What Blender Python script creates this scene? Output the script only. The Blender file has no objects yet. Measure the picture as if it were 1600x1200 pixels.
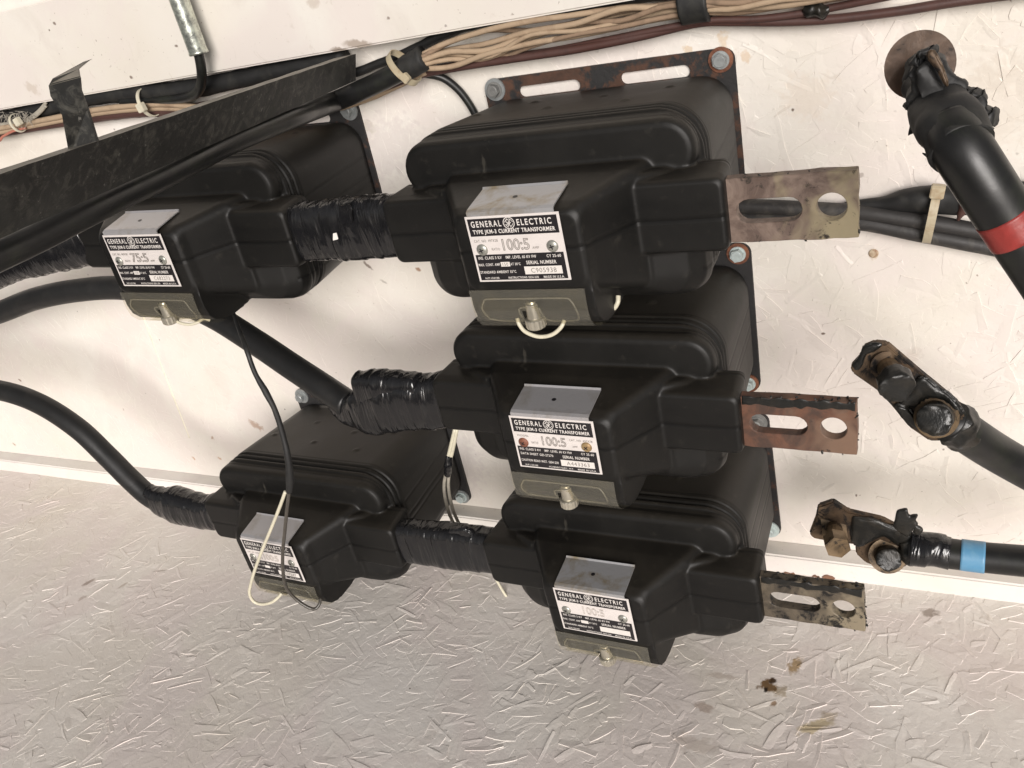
import bpy, bmesh, math, random
import numpy as np
from mathutils import Vector, Matrix, noise as mnoise
random.seed(7); np.random.seed(7)
scn = bpy.context.scene
col = scn.collection

# ---------------------------------------------------------------- frame of reference
# measured frame: x to the right along the wall, y up, z out of the wall; the camera stands at (0,0,1)
def V(x, y, z): return Vector((x, -z, y))
RC = np.array([[0.885568, -0.213147, -0.412719], [-0.036147, 0.854190, -0.518703], [0.463101, 0.474266, 0.748739]])
FOC = 1383.66
def at(px, py, z):
    """point at distance z from the wall seen at photo pixel px,py (1600 wide)"""
    w = RC.T @ np.array([px - 800.0, 600.0 - py, -FOC])
    t = (z - 1.0) / w[2]
    return (w[0] * t, w[1] * t, z)

# ---------------------------------------------------------------- camera
cam = bpy.data.cameras.new('camera'); camo = bpy.data.objects.new('camera', cam); col.objects.link(camo)
ax = [V(*RC[i]) for i in range(3)]
M = Matrix.Identity(4)
for c in range(3):
    for r in range(3): M[r][c] = ax[c][r]
loc = V(0, 0, 1)
for r in range(3): M[r][3] = loc[r]
camo.matrix_world = M
cam.sensor_width = 36; cam.lens = FOC / 1600 * 36; cam.clip_start = 0.01; cam.clip_end = 100
scn.camera = camo

# ---------------------------------------------------------------- light
SUN = Vector((0.55, -1.0, 0.33)).normalized()
w = bpy.data.worlds.new("World"); scn.world = w; w.use_nodes = True
nt = w.node_tree; bg = nt.nodes['Background']
sky = nt.nodes.new('ShaderNodeTexSky'); sky.sky_type = 'NISHITA'; sky.sun_disc = False
sky.sun_elevation = math.asin(SUN.z); sky.sun_rotation = math.atan2(SUN.x, SUN.y)
hs = nt.nodes.new('ShaderNodeHueSaturation'); hs.inputs['Saturation'].default_value = 0.22
mx = nt.nodes.new('ShaderNodeMix'); mx.data_type = 'RGBA'; mx.blend_type = 'MULTIPLY'; mx.inputs[0].default_value = 1
mx.inputs[7].default_value = (1.0, 0.955, 0.92, 1)
nt.links.new(sky.outputs[0], hs.inputs['Color']); nt.links.new(hs.outputs[0], mx.inputs[6]); nt.links.new(mx.outputs[2], bg.inputs[0])
bg.inputs[1].default_value = 0.05
sl = bpy.data.lights.new('sun', 'SUN'); sl.energy = 3.1; sl.angle = math.radians(30); sl.color = (1.0, 0.95, 0.915)
so = bpy.data.objects.new('sun', sl); col.objects.link(so); so.rotation_euler = SUN.to_track_quat('Z', 'Y').to_euler()
scn.view_settings.view_transform = 'Standard'; scn.view_settings.look = 'None'
scn.view_settings.exposure = 0.31; scn.view_settings.gamma = 1; scn.view_settings.use_curve_mapping = False
scn.render.engine = 'CYCLES'

# ---------------------------------------------------------------- materials
class N:
    def __init__(s, name):
        s.m = bpy.data.materials.new(name); s.m.use_nodes = True; s.t = s.m.node_tree
        s.b = s.t.nodes['Principled BSDF']; s.out = s.t.nodes['Material Output']
        s.tc = s.t.nodes.new('ShaderNodeTexCoord')
    def new(s, typ, **kw):
        n = s.t.nodes.new(typ)
        for k, v in kw.items(): setattr(n, k, v)
        return n
    def link(s, a, b): s.t.links.new(a, b)
    def map(s, scale=(1, 1, 1), rot=(0, 0, 0), loc=(0, 0, 0)):
        n = s.new('ShaderNodeMapping'); s.link(s.tc.outputs['Object'], n.inputs[0])
        n.inputs['Scale'].default_value = scale; n.inputs['Rotation'].default_value = rot; n.inputs['Location'].default_value = loc
        return n.outputs[0]
    def noise(s, scale, detail=4, rough=.6, dist=0, vec=None):
        n = s.new('ShaderNodeTexNoise'); s.link(vec if vec is not None else s.tc.outputs['Object'], n.inputs['Vector'])
        n.inputs['Scale'].default_value = scale; n.inputs['Detail'].default_value = detail
        n.inputs['Roughness'].default_value = rough; n.inputs['Distortion'].default_value = dist
        return n.outputs['Fac']
    def ramp(s, fac, stops, const=False):
        n = s.new('ShaderNodeValToRGB'); s.link(fac, n.inputs[0]); e = n.color_ramp.elements
        if const: n.color_ramp.interpolation = 'CONSTANT'
        while len(e) < len(stops): e.new(0.5)
        for i, (p, c) in enumerate(stops):
            e[i].position = p; e[i].color = (c if isinstance(c, tuple) else (c, c, c)) + ((1,) if (not isinstance(c, tuple) or len(c) == 3) else ())
        return n.outputs[0]
    def mix(s, fac, a, b, blend='MIX'):
        n = s.new('ShaderNodeMix', data_type='RGBA', blend_type=blend)
        for k, v in ((0, fac), (6, a), (7, b)):
            if hasattr(v, 'is_output') or isinstance(v, bpy.types.NodeSocket): s.link(v, n.inputs[k])
            else: n.inputs[k].default_value = v if not isinstance(v, tuple) or len(v) == 4 else v + (1,)
        return n.outputs[2]
    def math(s, op, a, b=0.0, c=None):
        n = s.new('ShaderNodeMath', operation=op)
        for k, v in ((0, a), (1, b), (2, c)):
            if v is None: continue
            if isinstance(v, bpy.types.NodeSocket): s.link(v, n.inputs[k])
            else: n.inputs[k].default_value = v
        return n.outputs[0]
    def bump(s, h, strength=.3, dist=.002, nrm=None):
        n = s.new('ShaderNodeBump'); s.link(h, n.inputs['Height']); n.inputs['Strength'].default_value = strength
        n.inputs['Distance'].default_value = dist
        if nrm is not None: s.link(nrm, n.inputs['Normal'])
        return n.outputs[0]
    def set(s, **kw):
        for k, v in kw.items():
            k = {'base': 'Base Color', 'rough': 'Roughness', 'metal': 'Metallic', 'normal': 'Normal', 'spec': 'Specular IOR Level', 'coat': 'Coat Weight',
                 'coatr': 'Coat Roughness', 'trans': 'Transmission Weight', 'alpha': 'Alpha', 'ior': 'IOR', 'sheen': 'Sheen Weight'}[k]
            if isinstance(v, bpy.types.NodeSocket): s.link(v, s.b.inputs[k])
            else: s.b.inputs[k].default_value = v if not isinstance(v, tuple) else v + (1,)
        return s.m

def stain_shade_spots(n, base, spots, ax=2):
    """irregular spots: (x, z in blender object space coords, radius, stretch, rot, colour)"""
    wob = n.new('ShaderNodeTexNoise'); n.link(n.tc.outputs['Object'], wob.inputs['Vector']); wob.inputs['Scale'].default_value = 120; wob.inputs['Detail'].default_value = 3
    sub = n.new('ShaderNodeVectorMath', operation='SUBTRACT'); n.link(wob.outputs['Color'], sub.inputs[0]); sub.inputs[1].default_value = (.5, .5, .5)
    for (P, r, st, ang, c, amt) in spots:
        off = n.new('ShaderNodeVectorMath', operation='MULTIPLY_ADD'); n.link(sub.outputs[0], off.inputs[0])
        k = r * 2.2; off.inputs[1].default_value = (k, k, k); n.link(n.tc.outputs['Object'], off.inputs[2])
        mp = n.new('ShaderNodeMapping', vector_type='TEXTURE'); n.link(off.outputs[0], mp.inputs[0])
        mp.inputs['Location'].default_value = P; mp.inputs['Rotation'].default_value = ang; mp.inputs['Scale'].default_value = (r * st, r * 30, r) if ax == 1 else (r * st, r, r * 30)
        ln = n.new('ShaderNodeVectorMath', operation='LENGTH'); n.link(mp.outputs[0], ln.inputs[0])
        f = n.ramp(ln.outputs['Value'], [(.55, 1.0), (1.0, 0.0)])
        f2 = n.math('MULTIPLY', f, amt)
        base = n.mix(f2, base, c)
    return base

def mat_paint(name, base, spots=(), speck=.5, rough=.45, bumpy=.25, dirt=.25, ax=2, spec=.45):
    n = N(name)
    a = n.noise(2.2, 5, .6, .3); b = n.noise(14, 6, .65, .5); c = n.noise(160, 3, .6)
    d = tuple(x * (1 - dirt) * y for x, y in zip(base, (1, .965, .90)))
    colr = n.mix(n.ramp(a, [(.35, 0.0), (.7, .8)]), base, d)
    colr = n.mix(n.ramp(b, [(.52, 0.0), (.75, .5)]), colr, tuple(x * .80 * y for x, y in zip(base, (1, .95, .93))))
    vo = n.new('ShaderNodeTexVoronoi'); n.link(n.tc.outputs['Object'], vo.inputs['Vector']); vo.inputs['Scale'].default_value = 24; vo.inputs['Randomness'].default_value = 1
    sp = n.math('MULTIPLY', n.ramp(n.math('ADD', vo.outputs['Distance'], n.math('MULTIPLY', n.noise(250, 2), .10)), [(.075, 1.0), (.095, 0.0)]), n.ramp(n.noise(9, 2), [(.46, 0.0), (.58, speck)]))
    colr = n.mix(sp, colr, (.10, .065, .045))
    tn = n.noise(5.5, 4, .6, .8); colr = n.mix(n.ramp(tn, [(.46, 0.0), (.60, .75)]), colr, tuple(x * y for x, y in zip(base, (.93, .885, .895))))
    sm = n.noise(30, 5, .7, 1.5); colr = n.mix(n.ramp(sm, [(.64, 0.0), (.74, .45)]), colr, tuple(x * .62 * y for x, y in zip(base, (1, .9, .8))))
    fs_ = n.noise(210, 3, .6); colr = n.mix(n.math('MULTIPLY', n.ramp(fs_, [(.70, 0.0), (.74, .8)]), n.ramp(a, [(.4, .2), (.6, 1.0)])), colr, (.22, .17, .13))
    colr = stain_shade_spots(n, colr, spots, ax)
    h = n.math('ADD', n.math('MULTIPLY', b, .5), n.math('MULTIPLY', c, .22))
    scr = n.noise(60, 4, .6, 1.2, n.map((1, 1, .25)))
    h = n.math('ADD', h, n.math('MULTIPLY', scr, .3))
    return n.set(base=colr, rough=n.ramp(b, [(.3, rough - .08), (.7, rough + .14)]), normal=n.bump(h, bumpy, .0035), spec=spec)

def mat_rubber():
    n = N('black_moulded_rubber')
    a = n.noise(7, 5, .65, .4); b = n.noise(60, 4); c = n.noise(420, 2)
    base = n.mix(n.ramp(a, [(.35, 0.0), (.7, 1.0)]), (.0060, .0058, .0055), (.0115, .0108, .0095))
    base = n.mix(n.ramp(b, [(.60, 0.0), (.80, .6)]), base, (.034, .031, .026))
    scf = n.noise(38, 5, .7, 1.6, n.map((1, 1, .3), (0, .6, 0)))
    base = n.mix(n.ramp(scf, [(.66, 0.0), (.72, .55)]), base, (.05, .046, .038))
    gg = n.new('ShaderNodeNewGeometry'); gn = n.new('ShaderNodeSeparateXYZ'); n.link(gg.outputs['Normal'], gn.inputs[0])
    base = n.mix(n.math('MULTIPLY', n.ramp(gn.outputs[2], [(.5, 0.0), (.95, 1.0)]), n.ramp(a, [(.3, .10), (.7, .35)])), base, (.055, .046, .034))
    # thin parting lines of the moulding
    sx = n.new('ShaderNodeSeparateXYZ'); n.link(n.tc.outputs['Object'], sx.inputs[0])
    wig = n.math('MULTIPLY', n.math('SUBTRACT', n.noise(25, 2), .5), .0022)
    zz = n.math('ADD', sx.outputs[2], wig)
    def line(v, wd): return n.ramp(n.math('ABSOLUTE', n.math('SUBTRACT', zz, v)), [(wd, 1.0), (wd * 1.9, 0.0)])
    front = n.math('LESS_THAN', sx.outputs[1], -.17)
    side = n.math('GREATER_THAN', n.math('ABSOLUTE', sx.outputs[0]), .136)
    back = n.math('GREATER_THAN', sx.outputs[1], -.222)
    l1 = line(.0045, .00075)
    l2 = n.math('MULTIPLY', line(-.058, .0006), back)
    l1 = n.math('MAXIMUM', l1, n.math('MULTIPLY', line(-.006, .0013), n.math('MULTIPLY', side, n.math('GREATER_THAN', sx.outputs[1], -.172))))
    l3 = n.math('MULTIPLY', line(.030, .0016), n.math('MULTIPLY', side, n.math('GREATER_THAN', sx.outputs[1], -.172)))
    L = n.math('MAXIMUM', n.math('MAXIMUM', l1, l2), l3)
    # fine parallel ridges round the rim
    up = n.math('MAXIMUM', n.math('GREATER_THAN', sx.outputs[2], .02), n.math('GREATER_THAN', n.math('ABSOLUTE', sx.outputs[0]), .13))
    def ring(y0): return n.math('MULTIPLY', n.ramp(n.math('ABSOLUTE', n.math('SUBTRACT', sx.outputs[1], -y0)), [(.0005, 1.0), (.0012, 0.0)]), up)
    L2 = n.math('MAXIMUM', n.math('MAXIMUM', ring(.1745), ring(.1870)), n.math('MAXIMUM', ring(.2005), ring(.2065)))
    base = n.mix(n.math('MULTIPLY', L, .85), base, (.001, .001, .001))
    h = n.math('ADD', n.math('MULTIPLY', b, .3), n.math('MULTIPLY', c, .12))
    base = n.mix(n.math('MULTIPLY', L2, .6), base, (.002, .002, .002))
    h = n.math('SUBTRACT', h, n.math('MULTIPLY', n.math('MAXIMUM', L, L2), 1.2))
    return n.set(base=base, rough=n.ramp(a, [(.3, .40), (.7, .55)]), normal=n.bump(h, .34, .0014), spec=.30)

def mat_simple(name, base, rough=.5, metal=0, var=.25, scale=40, bump=.15, dark=None, spec=.5, dist=.001, thr=(.45, .75)):
    n = N(name); a = n.noise(scale, 5, .65, .5)
    d = dark or tuple(x * (1 - var) for x in base)
    return n.set(base=n.mix(n.ramp(a, [(thr[0], 0.0), (thr[1], 1.0)]), base, d), rough=rough, metal=metal, spec=spec,
                 normal=n.bump(n.noise(scale * 5, 3), bump, dist))

def mat_rusty(name, amount, steel=(.022, .021, .021), rust=(.050, .028, .019), rust2=(.085, .042, .027)):
    n = N(name); a = n.noise(16, 6, .7, .6); b = n.noise(75, 5, .7); c = n.noise(260, 3)
    r = n.mix(n.ramp(b, [(.4, 0.0), (.65, 1.0)]), rust, rust2)
    m = n.ramp(n.math('ADD', a, n.math('MULTIPLY', n.math('SUBTRACT', b, .5), .5)), [(.62 - amount * .3, 0.0), (.70 - amount * .3, 1.0)])
    return n.set(base=n.mix(m, steel, r), rough=n.ramp(b, [(.3, .5), (.7, .85)]), normal=n.bump(n.math('ADD', b, n.math('MULTIPLY', c, .5)), .5, .0015), spec=.4)

def mat_copper(name, c1, c2, c3, stain, am, metal=.35):
    n = N(name); a = n.noise(22, 6, .7, 1.0); b = n.noise(70, 5, .7, .6); d = n.noise(9, 4, .6, .8)
    base = n.mix(n.ramp(a, [(.40, 0.0), (.60, 1.0)]), c1, c2)
    base = n.mix(n.ramp(d, [(.52, 0.0), (.62, .85)]), base, c3)
    base = n.mix(n.ramp(n.math('ADD', n.math('MULTIPLY', b, .55), n.math('MULTIPLY', a, .45)), [(am, 0.0), (am + .05, 1.0)]), base, stain)
    return n.set(base=base, rough=n.ramp(b, [(.3, .38), (.7, .7)]), metal=metal, normal=n.bump(b, .4, .0012))

def mat_tape():
    n = N('glossy_black_tape')
    a = n.noise(34, 3, .5, .9, n.map((1.8, .6, .22), (0, math.radians(16), 0))); b = n.noise(90, 3, .6, .4)
    return n.set(base=n.mix(n.ramp(b, [(.5, 0.0), (.75, 1.0)]), (.010, .010, .011), (.016, .0155, .0155)), rough=n.ramp(b, [(.3, .10), (.7, .24)]),
                 normal=n.bump(n.math('ADD', a, n.math('MULTIPLY', b, .03)), .65, .008), spec=.6)

def mat_jacket(name, base, rough, scratch, amt, bump=.3, spec=.5):
    n = N(name); a = n.noise(30, 6, .7, .6); b = n.noise(12, 4, .6, .4)
    c = n.mix(n.ramp(a, [(.5, 0.0), (.72, amt)]), base, scratch)
    return n.set(base=c, rough=n.ramp(b, [(.3, rough - .1), (.7, rough + .15)]), normal=n.bump(a, bump, .0015), spec=spec)

def mat_dusty_steel():
    n = N('dusty_black_steel'); a = n.noise(30, 6, .7, .6); b = n.noise(11, 5, .65, .5)
    c = n.mix(n.ramp(n.noise(70, 6, .75, .8), [(.50, 0.0), (.66, .8)]), (.014, .014, .013), (.085, .082, .070)); c = n.mix(n.ramp(b, [(.5, 0.0), (.62, .6)]), c, (.040, .040, .036)); c = n.mix(n.ramp(n.noise(150, 4, .7), [(.64, 0.0), (.70, .9)]), c, (.16, .155, .14))
    g = n.new('ShaderNodeNewGeometry'); sx = n.new('ShaderNodeSeparateXYZ'); n.link(g.outputs['Normal'], sx.inputs[0])
    f = n.math('MULTIPLY', n.ramp(sx.outputs[2], [(.45, 0.0), (.9, 1.0)]), n.ramp(a, [(.3, .35), (.6, .95)]))
    c = n.mix(f, c, (.27, .245, .20))
    return n.set(base=c, rough=n.ramp(b, [(.3, .42), (.7, .75)]), normal=n.bump(a, .6, .002))

def mat_clear():
    n = N('yellowed_clear_plastic'); a = n.noise(45, 5, .6, .6)
    n.set(base=n.mix(n.ramp(a, [(.4, 0.0), (.7, 1.0)]), (.54, .52, .46), (.42, .39, .31)), rough=.14, spec=.6, normal=n.bump(n.noise(120, 3), .15, .001))
    tr = n.new('ShaderNodeBsdfTransparent'); tr.inputs[0].default_value = (.93, .91, .84, 1)
    ms = n.new('ShaderNodeMixShader'); n.link(n.ramp(a, [(.3, .10), (.75, .24)]), ms.inputs[0])
    n.link(tr.outputs[0], ms.inputs[1]); n.link(n.b.outputs[0], ms.inputs[2]); n.link(ms.outputs[0], n.out.inputs[0])
    return n.m

MT = {}
MT['rubber'] = mat_rubber()
MT['plate_rust'] = mat_rusty('rusted_black_steel', .55)
MT['plate_dark'] = mat_rusty('black_painted_steel', .12)
MT['plate_mid'] = mat_rusty('black_steel_with_rust', .36)
MT['washer_rust'] = mat_rusty('orange_rust', 1.3, rust=(.12, .045, .025), rust2=(.26, .11, .06))
MT['zinc'] = mat_simple('dull_zinc', (.36, .38, .38), .45, .55, .35, 60)
MT['zinc_pale'] = mat_simple('pale_zinc', (.50, .57, .56), .5, .2, .3, 60)
MT['zinc_dim'] = mat_simple('grey_zinc', (.25, .25, .24), .55, .5, .4, 60)
MT['alu'] = mat_simple('aluminium_sheet', (.50, .49, .50), .38, .55, .3, 30, .2, (.36, .33, .29), thr=(.5, .8))
MT['alu_stain'] = mat_simple('stained_aluminium_sheet', (.46, .46, .47), .40, .55, .3, 32, .3, (.30, .24, .15), thr=(.48, .72))
MT['plate_white'] = mat_simple('brushed_nameplate', (.74, .69, .66), .38, .15, .1, 40, .1)
MT['ink'] = mat_simple('black_ink', (.016, .014, .016), .35, 0, .3, 80, .05)
MT['lettering_white'] = mat_simple('bare_metal_lettering', (.74, .70, .66), .4, .1, .1, 60, .05)
MT['lettering_grey'] = mat_simple('stamped_lettering', (.20, .18, .16), .5, 0, .2, 60, .05)
MT['lettering_faint'] = mat_simple('faint_stamped_lettering', (.52, .48, .44), .5, 0, .2, 60, .05)
MT['clear'] = mat_clear()
MT['nut'] = mat_simple('plated_brass', (.62, .58, .48), .28, .75, .3, 60, .2)
MT['screw'] = mat_simple('plated_screw', (.40, .40, .36), .35, .6, .3, 60)
MT['screw_rust'] = mat_simple('rusted_screw', (.22, .085, .05), .6, .1, .4, 90)
MT['screw_brass'] = mat_simple('tarnished_screw', (.42, .30, .15), .5, .4, .4, 90, dark=(.15, .07, .03))
MT['bar1'] = mat_copper('pinkish_tarnished_copper', (.21, .155, .125), (.105, .072, .058), (.34, .29, .18), (.030, .022, .016), .570, .1)
MT['bar2'] = mat_copper('red_brown_copper', (.155, .072, .045), (.070, .042, .032), (.20, .125, .085), (.012, .010, .008), .60, .15)
MT['bar3'] = mat_copper('dark_tarnished_copper', (.13, .105, .075), (.055, .045, .034), (.27, .225, .155), (.008, .007, .006), .53, .1)
MT['lugc'] = mat_copper('burnt_brass', (.105, .068, .040), (.045, .030, .020), (.17, .115, .07), (.010, .008, .007), .50, .35)
MT['brass'] = mat_copper('oily_brass', (.15, .10, .052), (.07, .048, .028), (.24, .17, .10), (.012, .010, .008), .54, .45)
MT['washer_br'] = mat_copper('brown_copper_disc', (.085, .052, .033), (.05, .032, .022), (.14, .08, .050), (.018, .013, .010), .56, .3)
MT['tape'] = mat_tape()
MT['cloth_tape'] = mat_jacket('matt_black_tape', (.012, .012, .012), .6, (.05, .048, .04), .5)
MT['jacket'] = mat_jacket('black_cable_jacket', (.011, .011, .011), .48, (.035, .032, .028), .35)
MT['jacket_gl'] = mat_jacket('smooth_black_cable_jacket', (.010, .010, .010), .38, (.03, .035, .022), .5, .15)
MT['jacket_dirty'] = mat_jacket('dirty_grey_black_jacket', (.030, .028, .027), .6, (.11, .10, .085), .8, .6)
MT['steel_black'] = mat_dusty_steel()
MT['beige'] = mat_jacket('beige_cotton_insulation', (.38, .285, .195), .85, (.24, .165, .11), .8, .8, .2)
MT['beige_dirty'] = mat_jacket('soiled_beige_cotton_insulation', (.27, .19, .13), .85, (.14, .10, .07), .8, .9, .2)
MT['brown'] = mat_jacket('brown_cable_jacket', (.075, .036, .030), .5, (.035, .02, .018), .8, .3)
MT['white_wire'] = mat_simple('cream_wire_insulation', (.62, .58, .45), .4, 0, .2, 60, .1)
MT['grey_wire'] = mat_simple('dirty_wire_insulation', (.38, .35, .29), .45, 0, .4, 60, .1)
MT['dark_wire'] = mat_simple('grey_black_wire_insulation', (.07, .062, .052), .3, 0, .4, 60, .1)
MT['nylon'] = mat_simple('aged_nylon', (.46, .40, .28), .45, 0, .3, 60, .15, (.30, .20, .11))
MT['nylon_pale'] = mat_simple('pale_nylon', (.62, .58, .46), .4, 0, .2, 60, .1)
MT['galv'] = None
n_ = N('galvanised_conduit'); a_ = n_.noise(90, 4, .7); n_.set(base=n_.mix(n_.ramp(a_, [(.42, 0.0), (.58, 1.0)]), (.36, .37, .33), (.62, .65, .56)), metal=.85, rough=n_.ramp(a_, [(.3, .22), (.7, .45)]), normal=n_.bump(a_, .2, .001)); MT['galv'] = n_.m
MT['red'] = mat_simple('red_phase_tape', (.30, .038, .032), .4, 0, .35, 60, .2)
MT['blue'] = mat_simple('blue_phase_tape', (.10, .27, .44), .4, 0, .3, 50, .1, (.16, .33, .47))
MT['goo'] = mat_jacket('lumpy_black_compound', (.010, .010, .009), .30, (.05, .04, .028), .5, 1.0)
MT['chip'] = mat_simple('white_paint_chip', (.75, .72, .68), .5)
MT['bare_wood'] = mat_simple('bare_brown_wood', (.20, .10, .06), .8, 0, .4, 50)
MT['debris'] = mat_simple('dusty_cobweb_fibre', (.35, .32, .27), .9, 0, .3, 50)

# ---------------------------------------------------------------- object helpers
def link(name, me, mat=None, parent=None, smooth=False):
    o = bpy.data.objects.new(name, me); col.objects.link(o)
    if mat is not None: me.materials.append(mat)
    if smooth:
        for p in me.polygons: p.use_smooth = True
    if parent is not None: o.parent = parent
    return o
def tag(o, label, cat, group=None, kind=None):
    if label: o['label'] = label
    if cat: o['category'] = cat
    if group: o['group'] = group
    if kind: o['kind'] = kind
    return o
def empty(name, loc, label, cat, group=None):
    o = bpy.data.objects.new(name, None); col.objects.link(o); o.location = loc; o.empty_display_size = .02
    return tag(o, label, cat, group)
def mesh_of(bm, name):
    me = bpy.data.meshes.new(name); bmesh.ops.recalc_face_normals(bm, faces=bm.faces); bm.to_mesh(me); bm.free(); return me
def rrect(u0, u1, v0, v1, r, k=6):
    r = max(1e-5, min(r, (u1 - u0) / 2 - 1e-5, (v1 - v0) / 2 - 1e-5)); pts = []
    for cx, cy, a0 in ((u1 - r, v1 - r, 0), (u0 + r, v1 - r, 90), (u0 + r, v0 + r, 180), (u1 - r, v0 + r, 270)):
        for i in range(k + 1):
            a = math.radians(a0 + 90 * i / k); pts.append((cx + r * math.cos(a), cy + r * math.sin(a)))
    return pts
def loft(bm, secs, k=6):
    """secs: (z,u0,u1,v0,v1,r)"""
    rings = []
    for (z, u0, u1, v0, v1, r) in secs:
        rings.append([bm.verts.new(V(x, y, z)) for x, y in rrect(u0, u1, v0, v1, r, k)])
    n = len(rings[0])
    for a, b in zip(rings, rings[1:]):
        for i in range(n): bm.faces.new((a[i], a[(i + 1) % n], b[(i + 1) % n], b[i]))
    bm.faces.new(rings[0][::-1]); bm.faces.new(rings[-1])
def prism_u(bm, prof, u0, u1):
    a = [bm.verts.new(V(u0, y, z)) for z, y in prof]; b = [bm.verts.new(V(u1, y, z)) for z, y in prof]; n = len(prof)
    for i in range(n): bm.faces.new((a[i], a[(i + 1) % n], b[(i + 1) % n], b[i]))
    bm.faces.new(a[::-1]); bm.faces.new(b)
def box(bm, u0, u1, v0, v1, z0, z1): loft_box(bm, u0, u1, v0, v1, z0, z1)
def loft_box(bm, u0, u1, v0, v1, z0, z1):
    vs = [bm.verts.new(V(x, y, z)) for z in (z0, z1) for x, y in ((u0, v0), (u1, v0), (u1, v1), (u0, v1))]
    for f in ((0, 1, 2, 3), (4, 5, 6, 7), (0, 1, 5, 4), (1, 2, 6, 5), (2, 3, 7, 6), (3, 0, 4, 7)): bm.faces.new([vs[i] for i in f])
def holed_slab(outer, holes, z0, z1, name):
    """flat plate in the u,v plane with real holes, thickness z0..z1"""
    bm = bmesh.new(); loops = []
    for lp in [outer] + holes:
        vs = [bm.verts.new(V(x, y, z1)) for x, y in lp]
        es = [bm.edges.new((vs[i], vs[(i + 1) % len(vs)])) for i in range(len(vs))]; loops.append((vs, es))
    res = bmesh.ops.triangle_fill(bm, use_beauty=True, use_dissolve=False, edges=[e for _, es in loops for e in es])
    faces = [f for f in bm.faces]
    ext = bmesh.ops.extrude_face_region(bm, geom=faces)
    for v in [g for g in ext['geom'] if isinstance(g, bmesh.types.BMVert)]: v.co += V(0, 0, z0 - z1)
    return mesh_of(bm, name)
def circ(cx, cy, r, n=24, ry=None): return [(cx + r * math.cos(2 * math.pi * i / n), cy + (ry or r) * math.sin(2 * math.pi * i / n)) for i in range(n)]
def cyl(bm, p0, p1, r0, r1=None, n=20, caps=True, hexa=False, roll=0):
    p0 = Vector(p0); p1 = Vector(p1); r1 = r0 if r1 is None else r1
    d = (p1 - p0).normalized(); a = d.orthogonal().normalized(); b = d.cross(a)
    A = []; B = []
    for i in range(n):
        t = 2 * math.pi * i / n + roll; o = a * math.cos(t) + b * math.sin(t)
        A.append(bm.verts.new(p0 + o * r0)); B.append(bm.verts.new(p1 + o * r1))
    for i in range(n): bm.faces.new((A[i], A[(i + 1) % n], B[(i + 1) % n], B[i]))
    if caps: bm.faces.new(A[::-1]); bm.faces.new(B)
def crom(pts, per=10):
    P = [Vector(p) for p in pts]; P = [P[0] * 2 - P[1]] + P + [P[-1] * 2 - P[-2]]; out = []
    for i in range(1, len(P) - 2):
        for k in range(per):
            t = k / per; a, b, c, d = P[i - 1:i + 3]
            out.append(.5 * ((2 * b) + (c - a) * t + (2 * a - 5 * b + 4 * c - d) * t * t + (3 * b - a - 3 * c + d) * t ** 3))
    out.append(P[-2].copy()); return out
def sweep(name, pts, rad, mat, parent=None, n=14, per=10, lump=0, lscale=40, flat=1.0, ridge=None, seed=0, smooth=True, up=None, box_e=None):
    """tube through points (blender space); rad number or list per control point; flat = thickness ratio along 2nd axis"""
    path = crom(pts, per) if len(pts) > 2 or per > 1 else [Vector(p) for p in pts]
    if isinstance(rad, (int, float)): rads = [rad] * len(path)
    else:
        rads = []
        for i in range(len(path)):
            f = i / (len(path) - 1) * (len(rad) - 1); j = min(int(f), len(rad) - 2); t = f - j; t = t * t * (3 - 2 * t); rads.append(rad[j] * (1 - t) + rad[j + 1] * t)
    bm = bmesh.new(); rings = []; L = 0; prev = None; a = None
    for i, p in enumerate(path):
        d = (path[min(i + 1, len(path) - 1)] - path[max(i - 1, 0)]).normalized()
        if up is not None: a = (up - d * up.dot(d)).normalized()
        elif a is None: a = d.orthogonal().normalized()
        else: a = (a - d * a.dot(d)).normalized()
        b = d.cross(a)
        if prev is not None: L += (p - prev).length
        prev = p; ring = []
        for k in range(n):
            t = 2 * math.pi * k / n; ca, sa = math.cos(t), math.sin(t)
            if box_e: 
                ca = math.copysign(abs(ca) ** box_e, ca); sa = math.copysign(abs(sa) ** box_e, sa)
            r = rads[i]; o = a * ca * r + b * sa * r * flat
            q = p + o
            if lump: o *= 1 + lump * mnoise.noise(q * lscale + Vector((seed, 0, 0)))
            if ridge:
                pitch, amp = ridge; ph = (L / pitch + t / (2 * math.pi) + .25 * mnoise.noise(q * 25 + Vector((seed, 1, 2)))) % 1.0
                o *= 1 + amp * (ph ** 1.5) / max(r, 1e-4)
            ring.append(bm.verts.new(p + o))
        rings.append(ring)
    for A, B in zip(rings, rings[1:]):
        for k in range(n): bm.faces.new((A[k], A[(k + 1) % n], B[(k + 1) % n], B[k]))
    bm.faces.new(rings[0][::-1]); bm.faces.new(rings[-1])
    return link(name, mesh_of(bm, name), mat, parent, smooth)
def A(px, py, z): return V(*at(px, py, z))
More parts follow.
